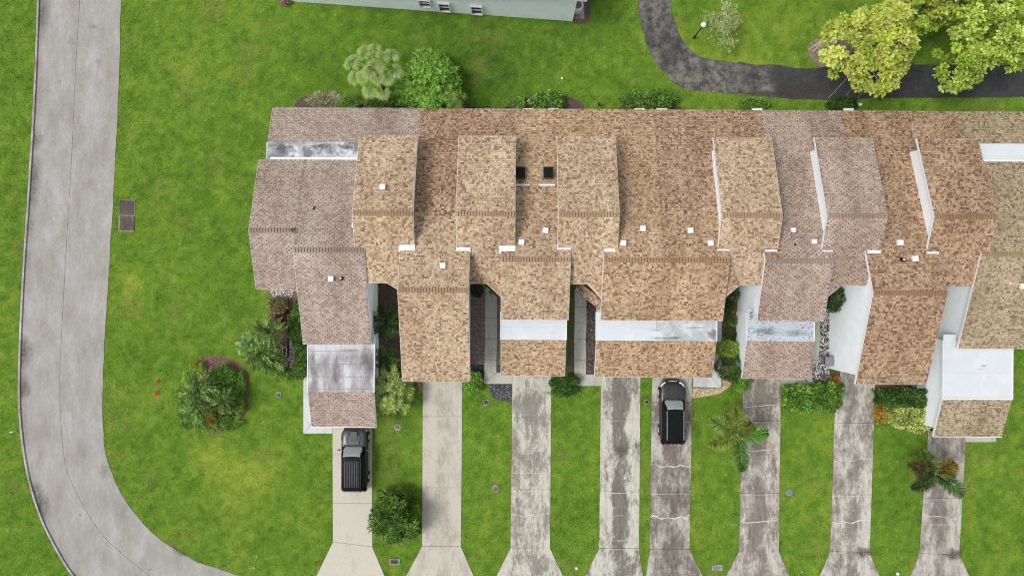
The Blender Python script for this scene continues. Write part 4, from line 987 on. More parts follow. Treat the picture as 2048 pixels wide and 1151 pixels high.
bin_(1647, 719, 0.02, 'grey wheeled bin beside the pebbles at the tall white wall')
bin_(1827, 764, 0.05, 'grey wheeled bin half hidden by the long rust roof and dark hedge')
x, y = G(1668, 744); mb = MB(); mb.box((x, y, .08), (.75, .6, .16)); tag(mb.build('door_mat', M['moss']), 'green mossy mat on the driveway beside the tall white wall', 'mat')
x, y = G(1645, 752); pr_ = thing('flower_pot', 'small round pot amid black and white pebbles', 'pot', (x, y, 0))
mb = MB(); mb.lathe([(.15, 0), (.22, .26), (.25, .28), (.2, .28), (.17, .2)], (x, y, 0), 14); mb.build('pot', M['binlid'], pr_)
mb = MB(); mb.lathe([(.17, .22), (.02, .24)], (x, y, 0), 14); mb.build('soil', M['mulch_dark'], pr_)
# hose loop
x, y = G(1180, 678); mb = MB(); P = [(x - .35 + .1 * math.cos(t) + .18 * t / 6, y - .25 + .35 * t / 6 + .1 * math.sin(t), .08) for t in np.linspace(0, 6.5, 24)]; mb.tube(P, .018, 6); tag(mb.build('hose', M['black']), 'black hose looped on the edge of the second walkway', 'hose')
x, y = G(981, 585); mb = MB(); mb.box((x, y, .08), (.3, .1, .08), -.7); tag(mb.build('shoe_scraper', M['black']), 'small black object on the first walkway near the door', 'scraper')
# edging and white frame in the left garden
x0, y0 = G(576, 590); x1, y1 = G(577, 742); mb = MB(); mb.box(((x0 + x1) / 2, (y0 + y1) / 2, .06), (.06, y0 - y1, .12)); tag(mb.build('bed_edging', M['black']), 'black edging strip between mulch bed and white gravel', 'edging')
x, y = G(569, 703, .6); pf = thing('garden_panel', 'small white framed panel standing in the mulch beside the palms', 'frame', (x, y, 0))
mb = MB()
for dx, dy, a, b_ in ((-.15, 0, .03, .68), (.15, 0, .03, .68), (0, .33, .3, .03), (0, -.33, .3, .03)): mb.box((x + dx, y + dy, .58), (a, b_, .05))
mb.build('frame', M['white'], pf)
mb = MB(); mb.box((x, y, .5), (.27, .62, .06)); mb.box((x, y, .24), (.06, .06, .46)); mb.build('panel', M['moss'], pf)
for (u, v, lb) in ((598, 622, 'round white stepping ornament under the eave of the grey roof'),):
    x, y = G(u, v, .3); mb = MB(); mb.lathe([(.12, 0), (.06, .2), (.22, .3), (.22, .34), (.02, .33)], (x, y, 0), 16); tag(mb.build('bird_bath', M['white']), lb, 'bird bath')
for (u, v, c, lb) in ((562, 640, (.65, .25, .25), 'pink flower spike in the red leaved bed'), (592, 729, (.6, .08, .03), 'red flower on the white gravel beside the bushes')):
    x, y = G(u, v); n = 30; V = []; F = []
    for k in range(n):
        a = rng.uniform(0, 2 * PI); d = rng.uniform(0, .13); px, py = x + d * math.cos(a), y + d * 1.5 * math.sin(a); b_ = len(V)
        V += [(px + .045 * math.cos(a + q * PI / 2), py + .045 * math.sin(a + q * PI / 2), .3 + .1 * rng.random()) for q in range(4)]; F.append((b_, b_ + 1, b_ + 2, b_ + 3))
    tag(mk('flower', V, F, M['petal'], col=np.tile(np.array([c]), (len(V), 1)) * rng.uniform(.6, 1.4, (len(V), 1))), lb, 'flower')
# lights behind the row
for (u, v, lb) in ((1057, 206, 'white yard lamp between round shrub and leafy hedge behind the row'), (1713, 213, 'white yard lamp beside the dark shrub behind the row'), (1197, 212, 'small dark yard lamp in the strip behind the row')):
    x, y = G(u, v); r = thing('yard_lamp', lb, 'lamp', (x, y, 0)); mb = MB(); mb.tube([(x, y, 0), (x, y, .5)], .03, 8); mb.build('stake', M['black'], r)
    mb = MB(); mb.box((x, y, .56), (.2, .22, .16), taper=.8); mb.build('lamp_head', M['white'] if 'white' in lb else M['black'], r)

# ------------------------------------------------------------------ cars
M['rib'] = plain('roof_rib_grey', (.09, .09, .095), .5)
def car(X, Y, rz, style, label):
    r = thing('parked_car', label, 'car', (X, Y, 0), 'cars parked on the driveways')
    cz, sz = math.cos(rz), math.sin(rz)
    def TW(V): return [(X + x * cz - y * sz, Y + x * sz + y * cz, z) for x, y, z in V]
    def bl(mb, name, mat, sub=0, smooth=False, parent=r):
        o = mk(name, TW(mb.V), mb.F, mat, parent, smooth=smooth)
        if sub:
            md = o.modifiers.new('s', 'SUBSURF'); md.levels = sub; md.render_levels = sub
        return o
    hw = .98 if style == 'truck' else .95; Lh = 2.45 if style == 'truck' else 2.36; zt = 1.16 if style == 'truck' else 1.04
    # lower body loft
    sec = [(Lh, .62, .55, .52), (Lh - .06, .74, .74, .40), (Lh - .28, .90, .88, .28), (Lh - .7, .975, .96, .24), (1.15, 1.0, 1.0, .24), (.9, 1.0, 1.0, .24), (0, 1.0, 1.0, .24), (-1.2, 1.0, 1.0, .24), (-Lh + .6, .98, 1.0, .26), (-Lh + .20, .91, .97, .32), (-Lh + .03, .72, .90, .40), (-Lh, .52, .8, .5)]
    mb = MB(); V = []
    cs = [(-.80, 0), (-.97, .12), (-1.0, .45), (-1.0, .70), (-.95, .90), (-.80, .975), (-.45, .995), (0, 1.0)]
    cs = cs + [(-a, b) for a, b in cs[-2::-1]]
    for (y, wk, tk, zb) in sec:
        for (a, b) in cs: V.append((a * hw * wk, y, zb + (zt * tk - zb) * b))
    n = len(cs); F = []
    for i in range(len(sec) - 1):
        for k in range(n - 1): F.append((i * n + k, (i + 1) * n + k, (i + 1) * n + k + 1, i * n + k + 1)[::-1])
        F.append((i * n + n - 1, (i + 1) * n + n - 1, (i + 1) * n, i * n)[::-1])
    F.append(tuple(range(n))); F.append(tuple(range((len(sec) - 1) * n, len(sec) * n))[::-1]); mb.add(V, F)
    bl(mb, 'body', M['carpaint'], 2, True)
    # cabin
    zr = 1.86 if style == 'truck' else 1.70; zb = zt - .05
    fb, ft, rt, rb = .98, .38, -Lh + .34, -Lh + .10
    bw, tw = hw * .90, hw * (.72 if style == 'truck' else .66)
    rows = [(fb, bw * .95, zb), (ft + .18, bw * .86 * .93, zb + (zr - zb) * .78), (ft - .05, tw, zr - .04), (ft - .5, tw * 1.04, zr), (-1.0, tw * 1.03, zr), (rt + .25, tw * .97, zr - .03), (rt, tw * .93, zr - .10), (rb, bw * .86, zb)]
    mb = MB(); V = []
    for (y, w_, z) in rows: V += [(-w_, y, z), (-w_ * .5, y + .02, z + .02), (0, y + .03, z + .03), (w_ * .5, y + .02, z + .02), (w_, y, z)]
    lower = [(-bw, y, zb) for (y, w_, z) in rows[1:-1]]; 
    F = []
    for i in range(len(rows) - 1):
        for k in range(4): F.append((i * 5 + k, i * 5 + k + 1, (i + 1) * 5 + k + 1, (i + 1) * 5 + k)[::-1])
    mb.add(V, F)
    # side faces
    for s_ in (-1, 1):
        top = [(s_ * w_, y, z) for (y, w_, z) in rows]; bot = [(s_ * bw * (.95 if i == 0 else .93 if i == len(rows) - 1 else 1.0), y, zb - .02) for i, (y, w_, z) in enumerate(rows)]
        b_ = len(mb.V); mb.V += top + bot; m_ = len(rows)
        for i in range(m_ - 1):
            f = (b_ + i, b_ + i + 1, b_ + m_ + i + 1, b_ + m_ + i); mb.F.append(f if s_ > 0 else f[::-1]); mb.M.append(0)
    cb = bl(mb, 'cabin', M['carroof'], 0, True); bv = cb.modifiers.new('b', 'BEVEL'); bv.width = .05; bv.segments = 3; bv.limit_method = 'ANGLE'; bv.angle_limit = math.radians(25)
    # glass
    def panel(name, P, mat, th=.012):
        P = [np.array(p, float) for p in P]; nn = np.cross(P[1] - P[0], P[2] - P[0]); nn /= np.linalg.norm(nn)
        if nn[2] < -.05 : nn = -nn
        g = MB(); g.add([tuple(p + nn * th) for p in P] + [tuple(p - nn * .01) for p in P], [tuple(range(len(P))), tuple(range(2 * len(P) - 1, len(P) - 1, -1))] + [(i, (i + 1) % len(P), len(P) + (i + 1) % len(P), len(P) + i)[::-1] for i in range(len(P))])
        return bl(g, name, mat)
    r0, r1, r2 = rows[0], rows[1], rows[2]
    def edge(ra, k, s_, inn): return (s_ * ra[1] * inn, ra[0] + .0 , ra[2] + .03)
    ws = MB(); nseg = 8; Vs = []
    for (ra, yoff, inn) in ((rows[0], -.03, .90), (rows[1], 0, .88), (rows[2], .03, .90)):
        for k in range(nseg + 1):
            t = -1 + 2 * k / nseg; x_ = t * ra[1] * inn; bulge = .05 * (1 - t * t); Vs.append((x_, ra[0] + yoff + bulge, ra[2] + .035 + .02 * (1 - t * t)))
    Fs = [(i * (nseg + 1) + k, (i + 1) * (nseg + 1) + k, (i + 1) * (nseg + 1) + k + 1, i * (nseg + 1) + k + 1)[::-1] for i in range(2) for k in range(nseg)]
    ws.add(Vs, Fs); bl(ws, 'windscreen', M['screen'], 0, True)
    ra, rb_ = rows[-2], rows[-1]
    panel('rear_window', [(-ra[1] * .85, ra[0] - .03, ra[2] - .03), (ra[1] * .85, ra[0] - .03, ra[2] - .03), (rb_[1] * .85, rb_[0] - .01, rb_[2] + .15), (-rb_[1] * .85, rb_[0] - .01, rb_[2] + .15)], M['glass'], .02)
    for s_ in (-1, 1):
        for (ya, yb) in ((.55, -.28), (-.36, -1.2), (-1.28, -Lh + .55)):
            f = lambda y, t: (s_ * (bw + (tw * 1.02 - bw) * t + .012), y, zb + (zr - zb) * t)
            panel('side_window', [f(ya + (.1 if ya > .5 else 0), .12), f(yb, .12), f(yb, .8), f(ya - (.22 if ya > .5 else 0), .8)], M['glass'], .012 * 1)
        # roof rail
        m2 = MB(); yy = np.linspace(ft - .1, rt + .15, 8); m2.tube([(s_ * tw * .985, y, zr + .055 - .03 * abs(i - 3.5) / 3.5) for i, y in enumerate(yy)], .022 if style == 'suv' else .016, 6); bl(m2, 'roof_rail', M['chrome'] if style == 'suv' else M['black'])
        # mirror
        m2 = MB(); m2.box((s_ * (hw + .1), .72, zt + .02), (.22, .10, .15), -s_ * .25, taper=.8); bl(m2, 'wing_mirror', M['carpaint'])
        # lamps
        m2 = MB(); P = []
        for t in np.linspace(0, 1, 6): P.append((s_ * (hw * (.52 + .40 * t)), Lh - .10 - .33 * t ** 1.8, .78 + .04 * t))
        m2.tube(P, [.04, .06, .07, .07, .06, .04], 6); bl(m2, 'headlight', M['lens'], 0, True)
        m2 = MB(); m2.tube([(s_ * hw * .72, -Lh + .02, .90), (s_ * hw * .90, -Lh + .12, .92), (s_ * hw * .97, -Lh + .32, .95)], [.06, .08, .05], 6); bl(m2, 'tail_light', M['redlens'], 0, True)
        for yw in (Lh - .92, -Lh + .98):
            m2 = MB(); m2.tube([(s_ * (hw - .18), yw, .36), (s_ * (hw + .015), yw, .36)], .36, 20); tw_ = bl(m2, 'wheel', M['tyre'])
            m3 = MB(); m3.tube([(s_ * (hw), yw, .36), (s_ * (hw + .03), yw, .36)], [.25, .22], 14); bl(m3, 'rim', M['chrome'], parent=tw_)
            m4 = MB(); m4.tube([(s_ * (hw + .01), yw + .40 * math.cos(t), .36 + .40 * math.sin(t)) for t in np.linspace(0, PI, 10)], .03, 5); bl(m4, 'wheel_arch', M['black'])
    # hood creases, grille, number plate area
    for s_ in (-1, 1):
        m2 = MB(); m2.tube([(s_ * .42 * hw, 1.12, zt + .0), (s_ * .48 * hw, 1.6, zt - .012), (s_ * .36 * hw, Lh - .45, zt * .945)], [.022, .03, .012], 5); bl(m2, 'hood_crease', M['carpaint'], 0, True)
    m2 = MB(); m2.box((0, Lh - .04, .72), (hw * .9, .1, .26)); bl(m2, 'grille', M['black'])
    m2 = MB(); m2.box((0, Lh + .005, .84), (hw * .62, .04, .035)); bl(m2, 'grille_trim', M['chrome'])
    if style == 'suv': m2 = MB(); m2.box((0, Lh + .012, .86), (.1, .05, .1)); bl(m2, 'front_badge', M['chrome'])
    m2 = MB(); m2.box((0, 1.04, zt - .0), (hw * 1.5, .14, .03)); bl(m2, 'wiper_cowl', M['black'])
    m2 = MB(); m2.tube([(-.5, 1.0, zt + .05), (0.1, .96, zt + .10)], .012, 5); m2.tube([(.05, 1.0, zt + .05), (.6, .96, zt + .10)], .012, 5); bl(m2, 'wiper', M['black'])
    m2 = MB(); m2.box((0, -Lh + .03, .62), (hw * 1.5, .12, .16)); bl(m2, 'rear_bumper', M['black'])
    if style == 'truck':
        for k in range(9):
            x_ = (-.5 + k * .125) * 1.0
            m2 = MB(); m2.box((x_, (ft - .45 - .80) / 2 - .02, zr + .045), (.035, 1.05, .022)); m2.box((x_, -1.42, zr + .03), (.035, .85, .022)); bl(m2, 'roof_rib', M['rib'])
        m2 = MB(); m2.box((0, 1.75, zt * .995), (.55, .75, .05), taper=.85); bl(m2, 'hood_scoop', M['carpaint'])
        m2 = MB(); m2.box((0, .36, zr - .05), (tw * 1.7, .05, .03)); bl(m2, 'sunroof_edge', M['black'])
    else:
        m2 = MB(); m2.box((0, -.15, zr + .03), (tw * 1.45, 1.0, .02)); bl(m2, 'sunroof', M['glass'])
        m2 = MB(); m2.box((0, -1.15, zr + .03), (tw * 1.45, .85, .02)); bl(m2, 'sunroof', M['glass'])
        m2 = MB(); m2.tube([(0, -1.72, zr), (0, -1.84, zr + .09)], [.03, .01], 6); bl(m2, 'antenna', M['black'])
        m2 = MB(); m2.box((0, -Lh + .30, zr - .06), (tw * 1.75, .22, .03)); bl(m2, 'spoiler', M['carroof'])
car(-11.78, -12.75, .0, 'truck', 'large black car parked below the left garage with ribbed roof')
car(12.02, -9.32, .0, 'suv', 'black car with silver roof rails parked before the paired garage')

# ------------------------------------------------------------------ plants
def leafgeo(P, ax, ln, wd, up, fold=.12):
    """diamond leaves: P base points, ax direction, up = leaf normal hint"""
    n = len(P); ax = ax / np.linalg.norm(ax, axis=1)[:, None]
    sd_ = np.cross(ax, up); sd_ /= np.maximum(np.linalg.norm(sd_, axis=1), 1e-6)[:, None]; nn = np.cross(sd_, ax)
    ln = np.broadcast_to(ln, (n,))[:, None]; wd = np.broadcast_to(wd, (n,))[:, None]
    m = P + ax * ln * .45
    V = np.stack([P, m - sd_ * wd / 2 + nn * wd * fold, P + ax * ln - nn * ln * .08, m + sd_ * wd / 2 + nn * wd * fold], 1)
    return V.reshape(-1, 3)
def quads(n): return (np.arange(n) * 4)[:, None] + np.array([[0, 1, 2, 3]])
def tri_or_quad(V): return quads(len(V) // 4)
def tints(n, pal, lo=.65, hi=1.3, per=4):
    c = np.array(pal)[rng.integers(0, len(pal), n)] * rng.uniform(lo, hi, (n, 1)); return np.repeat(c, per, 0)
GREEN = [(.09, .19, .028), (.13, .25, .04), (.06, .135, .02)]
BRIGHT = [(.16, .33, .04), (.22, .40, .06), (.10, .24, .03)]
DARK = [(.04, .09, .018), (.06, .13, .025), (.025, .06, .012)]
def blob(n, c, r, inner=.72, flat=False, seed=0):
    """points through the outer part of a lumpy ellipsoid (upper part mostly)"""
    d = rng.normal(size=(n * 2, 3)); d /= np.linalg.norm(d, axis=1)[:, None]; d = d[d[:, 2] > -.35][:n]
    t = np.arctan2(d[:, 1], d[:, 0]); rad = rng.uniform(inner, 1.0, len(d)) * (1 + .13 * np.sin(3 * t + seed) * np.cos(2.3 * d[:, 2] + seed) + .09 * np.sin(7 * t + 2 * seed) + .06 * np.sin(11 * d[:, 2] + seed))
    if flat:  # clipped hedge: boxier
        q = np.max(np.abs(d), axis=1); rad = rad / (q ** .65)
        rad = rad * .88
    return np.array(c) + d * rad[:, None] * np.array(r), d
def shrub(name, label, cat, u, v, ru, rv, h, n, ll, lw, pal, group=None, z0=None, flat=False, seed=0, inner=.72, core=True):
    zc = h * .5; x, y = G(u, v, h * .55); rx, ry = ru / S, rv / S
    r = thing(name, label, cat, (x, y, 0), group)
    P, d = blob(n, (x, y, zc), (rx, ry, h * .5), inner, flat, seed)
    n = len(P); ax = d + rng.normal(0, .55, (n, 3)); ax[:, 2] = np.abs(ax[:, 2]) * .5 + .05; up = d * .6 + rng.normal(0, .45, (n, 3)) + np.array((0, 0, .7))
    P[:, 2] = np.maximum(P[:, 2], .05)
    c = tints(n, pal, .55, 1.6) * np.repeat(.45 + 1.25 * fbm(P[:, 0] + P[:, 2] * .7, P[:, 1] + P[:, 2] * .4, .38, 120 + seed, 2), 4)[:, None]
    mk('foliage', leafgeo(P, ax, ll * rng.uniform(.7, 1.3, n), lw * rng.uniform(.7, 1.3, n), up), quads(n), M['leaf'], r, col=c)
    mb = MB()
    for k in range(5):
        a = k * 2 * PI / 5 + seed; mb.tube([(x + .05 * math.cos(a), y + .05 * math.sin(a), 0), (x + rx * .3 * math.cos(a), y + ry * .3 * math.sin(a), h * .45), (x + rx * .55 * math.cos(a), y + ry * .55 * math.sin(a), h * .75)], [.03, .022, .01], 5)
    mb.build('stem', M['bark'], r); return r
# rear shrubs
shrub('shrub', 'small round clipped shrub behind the row left of the white yard lamp', 'shrub', 1038, 207, 13, 13, .8, 700, .11, .07, BRIGHT, seed=1)
shrub('shrub', 'broad leafy shrub behind the row right of the white yard lamp', 'shrub', 1095, 203, 34, 20, 1.2, 2200, .15, .10, GREEN + BRIGHT[:2], seed=2)
shrub('shrub', 'wide bushy shrub behind the row near the path bend', 'shrub', 1298, 203, 52, 24, 1.5, 3000, .15, .10, GREEN + BRIGHT[:1], seed=3)
shrub('shrub', 'sparse low shrub between the path and rear eave', 'shrub', 1508, 210, 30, 12, .7, 700, .14, .07, GREEN + BRIGHT[:1], seed=4)
shrub('shrub', 'dark glossy shrub with white lamp beside it behind the row', 'shrub', 1684, 208, 30, 15, 1.0, 1300, .14, .09, DARK, seed=5)
shrub('shrub', 'spiky cream variegated clump behind the grey roofed house', 'shrub', 651, 203, 32, 17, .9, 1500, .32, .035, [(.45, .42, .25), (.25, .30, .12), (.4, .38, .22)], seed=6)
shrub('shrub', 'fine bright green shrub right of the cream variegated clump', 'shrub', 697, 205, 22, 16, .8, 1100, .16, .04, BRIGHT, seed=7)
shrub('shrub', 'low dark shrub under the fan palm at the rear eave', 'shrub', 762, 207, 30, 14, 1.0, 1300, .14, .08, DARK + GREEN, seed=8)
# garage-side hedges
shrub('hedge', 'dense dark clipped hedge beside the third driveway', 'hedge', 1129, 769, 30, 22, 1.1, 3000, .12, .08, DARK + GREEN[:1], flat=True, seed=9)
shrub('shrub', 'fringe of pale weeds in front of the dense dark hedge', 'shrub', 1127, 787, 30, 7, .35, 500, .12, .05, BRIGHT, seed=9)
shrub('shrub', 'bright round shrub at the foot of the second garage', 'shrub', 946, 764, 18, 22, 1.1, 1500, .13, .08, BRIGHT, seed=10)
shrub('shrub', 'yellow green clipped shrub beside the speckled garage wall', 'shrub', 1455, 698, 24, 17, 1.3, 2000, .10, .06, [(.28, .40, .05), (.2, .34, .04), (.13, .24, .03)], seed=11)
shrub('shrub', 'dark feathery shrub between yellow green and bright green shrubs', 'shrub', 1461, 735, 29, 25, 1.4, 2400, .24, .03, DARK, seed=12)
shrub('shrub', 'bright green shrub at the corner of the speckled garage', 'shrub', 1483, 764, 19, 19, 1.1, 1700, .10, .06, BRIGHT, seed=13, flat=True)
shrub('shrub', 'narrow bright shrub beside the pale wall below the dark feathery shrub', 'shrub', 1473, 745, 12, 13, 1.2, 800, .11, .06, BRIGHT, seed=13)
shrub('hedge', 'left half of the leafy green hedge beside the sixth driveway', 'hedge', 1597, 794, 34, 27, 1.4, 3400, .17, .11, GREEN + BRIGHT[:2], seed=14, flat=True)
shrub('hedge', 'right half of the leafy green hedge beside the orange croton', 'hedge', 1652, 790, 32, 30, 1.5, 3400, .17, .11, GREEN + GREEN + BRIGHT[:1], seed=15, flat=True)
shrub('shrub', 'orange red croton at the edge of the pebbles', 'shrub', 1668, 766, 11, 12, 1.0, 420, .22, .06, [(.45, .10, .02), (.30, .06, .02), (.5, .25, .04)], seed=16)
shrub('hedge', 'dark hedge under the eave of the long rust tan roof', 'hedge', 1803, 794, 57, 19, 1.4, 4600, .17, .10, DARK + GREEN[:1], flat=True, seed=17)
shrub('shrub', 'pale yellow variegated shrub in front of the dark hedge', 'shrub', 1814, 832, 40, 24, 1.1, 2800, .19, .11, [(.50, .55, .18), (.40, .47, .12), (.20, .28, .05)], seed=18)
shrub('shrub', 'lower right part of the variegated shrub near the last garage', 'shrub', 1838, 848, 22, 15, .8, 1200, .19, .11, [(.50, .55, .18), (.40, .47, .12), (.20, .28, .05)], seed=19)
shrub('shrub', 'orange croton left of the pale variegated shrub', 'shrub', 1762, 826, 13, 18, .8, 700, .2, .06, [(.55, .28, .03), (.35, .14, .02), (.25, .3, .04)], seed=20)
shrub('shrub', 'small dark shrub at the foot of the last garage wall', 'shrub', 1858, 850, 8, 8, .7, 400, .13, .08, DARK, seed=21)
shrub('shrub', 'tall dark shrub rising behind the pinkish roof corner', 'shrub', 1668, 594, 18, 24, 2.6, 2600, .2, .05, DARK, seed=22)
# entry court plants
shrub('shrub', 'small wiry plant in the planted entry court', 'shrub', 1466, 588, 10, 10, 1.0, 500, .25, .03, DARK + [(.3, .3, .25)], seed=23)
shrub('shrub', 'bright small plant in the middle of the planted entry court', 'shrub', 1464, 641, 11, 9, .6, 420, .16, .05, GREEN, seed=24)
shrub('shrub', 'dark plant below the wiry plant in the planted entry court', 'shrub', 1457, 612, 9, 12, .7, 450, .16, .06, DARK, seed=25)
shrub('shrub', 'dark low plant near the bottom of the planted entry court', 'shrub', 1460, 668, 11, 14, .5, 380, .15, .06, DARK, seed=26)
shrub('shrub', 'dark fern under the eave of the paver court', 'shrub', 953, 580, 10, 11, .8, 500, .22, .04, DARK, seed=27)
# garden left of the first house
for k, (u, v, ru, rv, pal, lb) in enumerate(((556, 610, 20, 16, [(.17, .12, .05), (.12, .16, .04), (.25, .2, .12)], 'bronze leaved plants below the white gravel'),
        (601, 612, 11, 14, DARK + GREEN, 'dark shrub below the eave corner of the grey roof'), (590, 640, 14, 16, GREEN, 'green shrub beside the black bed edging'),
        (592, 668, 13, 14, GREEN, 'green shrub above the white gravel strip'), (600, 690, 11, 15, DARK + GREEN, 'dark green shrub beside the white gravel strip'),
        (604, 716, 12, 18, GREEN, 'glossy shrub between gravel strip and white walkway'), (600, 742, 14, 15, GREEN, 'lowest glossy shrub touching the white walkway'), (570, 748, 14, 10, GREEN + BRIGHT, 'light shrub below the white gravel strip'))):
    shrub('shrub', lb, 'shrub', u, v, ru, rv, .9, 1000, .14, .08, pal, seed=30 + k)
shrub('shrub', 'low red leaved ground plants round the pink flower', 'shrub', 564, 636, 19, 17, .3, 1500, .10, .06, [(.13, .028, .03), (.18, .045, .045), (.08, .02, .02)], seed=41, inner=.1)
# oval bed
shrub('hedge', 'clipped lime green strip on the upper left of the oval palm bed', 'hedge', 394, 736, 14, 13, .7, 1400, .09, .06, [(.25, .42, .03), (.3, .48, .05)], seed=42, flat=True)
shrub('hedge', 'clipped lime green strip on the left side of the oval palm bed', 'hedge', 378, 758, 11, 20, .6, 1400, .09, .06, [(.25, .42, .03), (.3, .48, .05)], seed=43, flat=True)
shrub('hedge', 'clipped green strip along the right side of the oval palm bed', 'hedge', 477, 785, 13, 46, .7, 3200, .11, .07, BRIGHT, seed=44, flat=True)
shrub('hedge', 'low green planting along the bottom of the oval palm bed', 'hedge', 430, 845, 52, 16, .6, 3600, .12, .07, GREEN + BRIGHT[:2], seed=45)
shrub('shrub', 'leafy shrub mound filling the middle of the oval palm bed', 'shrub', 444, 776, 34, 46, 1.0, 4400, .16, .09, GREEN + BRIGHT[:1], seed=46)
shrub('shrub', 'red bromeliad cluster in the lower part of the oval palm bed', 'shrub', 423, 831, 8, 12, .95, 340, .2, .05, [(.40, .05, .02), (.5, .12, .03), (.12, .05, .02)], seed=47)
shrub('shrub', 'bright leafy edge plants at the left of the oval palm bed', 'shrub', 376, 820, 22, 34, .6, 2200, .14, .07, BRIGHT + GREEN, seed=48)

def frond_geo(L, arch, nl, ll, lw, plume=False, droop=.5, taper=True):
    """pinnate frond from origin along +x; returns leaf verts and rachis points"""
    t = np.linspace(.12, 1, nl); x = L * t * (1 - .12 * t); z = arch * np.sin(t * PI * .62) - droop * t ** 2.4
    Pl = []; Ax = []; Ln = []
    for k in range(nl):
        env = math.sin(PI * min(1, (t[k] * .86 + .12))) ** .55
        sides = [(-1, 0), (1, 0)] if not plume else [(-1, 0), (1, 0), (-1, .6), (1, .6), (-.5, 1.0), (.5, 1.0)]
        for s_, e in sides:
            Pl.append((x[k], 0, z[k])); a = math.radians((52 - 22 * t[k]) if not plume else (68 - 34 * t[k])) + rng.normal(0, .10)
            Ax.append((math.cos(a), s_ * math.sin(a), (.15 if not plume else e * .8) - .25 * (not plume) + rng.normal(0, .08))); Ln.append(ll * env * rng.uniform(.85, 1.1))
    tt = np.linspace(0, 1, 9); R = np.stack([L * tt * (1 - .12 * tt), 0 * tt, arch * np.sin(tt * PI * .62) - droop * tt ** 2.4], 1)
    return np.array(Pl, float), np.array(Ax, float), np.array(Ln), R
def frond(parent, base, az, tilt, L, arch, nl, ll, lw, pal, plume=False, droop=.5, rr=.02, lo=.7, hi=1.25, rach=None):
    P, Ax, Ln, R = frond_geo(L, arch, nl, ll, lw, plume, droop)
    E = Matrix.Rotation(az, 3, 'Z') @ Matrix.Rotation(-tilt, 3, 'Y'); E = np.array(E)
    P = P @ E.T + base; Ax = Ax @ E.T; R = R @ E.T + base; n = len(P); up = np.tile(np.array((0, 0, 1.0)), (n, 1)) + rng.normal(0, .25, (n, 3))
    V = leafgeo(P, Ax, Ln, lw, up, .05); c = tints(n, pal, lo, hi)
    mb = MB(); mb.tube(R, np.linspace(rr, rr * .3, len(R)), 4)
    V2 = np.array(mb.V); F = [tuple(q) for q in quads(n)] + [tuple(i + len(V) for i in f) for f in mb.F]
    rc = np.array(rach if rach is not None else pal[0]) * 1.1
    return mk('frond', np.concatenate([V, V2]), F, M['leaf'], parent, col=np.concatenate([c, np.tile(rc, (len(V2), 1))]))
def trunk(parent, x, y, z0, z1, r0, r1, mat='palebark', name='trunk', bend=(0, 0)):
    mb = MB(); n = 8; mb.tube([(x + bend[0] * math.sin(t * PI / 2), y + bend[1] * math.sin(t * PI / 2), z0 + (z1 - z0) * t) for t in np.linspace(0, 1, n)], list(np.linspace(r0, r1, n)), 10); mb.build(name, M[mat], parent)
# two foxtail palms
FX = [(.20, .31, .06), (.29, .40, .09), (.13, .23, .04), (.38, .46, .15)]
def foxtail(cu, cv, h, fr, label, spear):
    x, y = G(cu, cv, h); r = thing('foxtail_palm', label, 'palm tree', (x, y, 0), 'feathery palms beside the driveways')
    trunk(r, x, y, 0, h - .25, .15, .10); mb = MB(); mb.tube([(x, y, h - .3), (x, y, h + .05)], [.10, .07], 10); mb.build('crownshaft', M['rachis'], r)
    for (deg, L, pal) in fr:
        frond(r, np.array((x, y, h)), math.radians(deg), .45, L * 1.2, .15, 60, .90, .05, pal, True, .6 * L / 2.2, .028, .75, 1.6)
    mb = MB(); a = math.radians(spear[0]); mb.tube([(x, y, h), (x + spear[1] * math.cos(a) * .5, y + spear[1] * math.sin(a) * .5, h + .75), (x + spear[1] * math.cos(a), y + spear[1] * math.sin(a), h + 1.05)], [.03, .022, .01], 6); mb.build('spear_leaf', M['rachis'], r)
foxtail(1474, 868, 2.5, [(148, 2.35, FX), (98, 1.95, [(.22, .29, .05), (.33, .38, .08), (.14, .20, .035)]), (8, 1.9, [(.13, .30, .05), (.20, .40, .08), (.08, .2, .03)]), (194, 2.15, [(.26, .33, .06), (.17, .24, .04), (.36, .42, .11)]), (272, 2.35, [(.11, .22, .05), (.18, .32, .08), (.07, .15, .03)]), (48, 1.2, [(.12, .13, .03), (.18, .18, .04)]), (122, 1.7, [(.18, .26, .05), (.26, .35, .08)])],
        'left feathery palm with yellow green fronds between fifth and sixth driveways', (292, 1.55))
foxtail(1868, 944, 2.5, [(125, 1.9, [(.14, .22, .06), (.20, .28, .09), (.08, .13, .03)]), (160, 2.25, [(.12, .09, .025), (.08, .055, .03), (.18, .16, .04)]), (38, 1.35, [(.33, .20, .04), (.14, .13, .03), (.22, .17, .03)]), (186, 1.35, [(.09, .17, .05), (.15, .25, .09)]), (205, 2.1, [(.07, .11, .035), (.11, .17, .05), (.05, .06, .03)]), (318, 2.05, [(.06, .13, .04), (.09, .19, .05), (.2, .3, .1)]), (344, 1.0, [(.06, .09, .02)])],
        'right feathery palm with browning fronds over the last driveway', (325, 1.1))
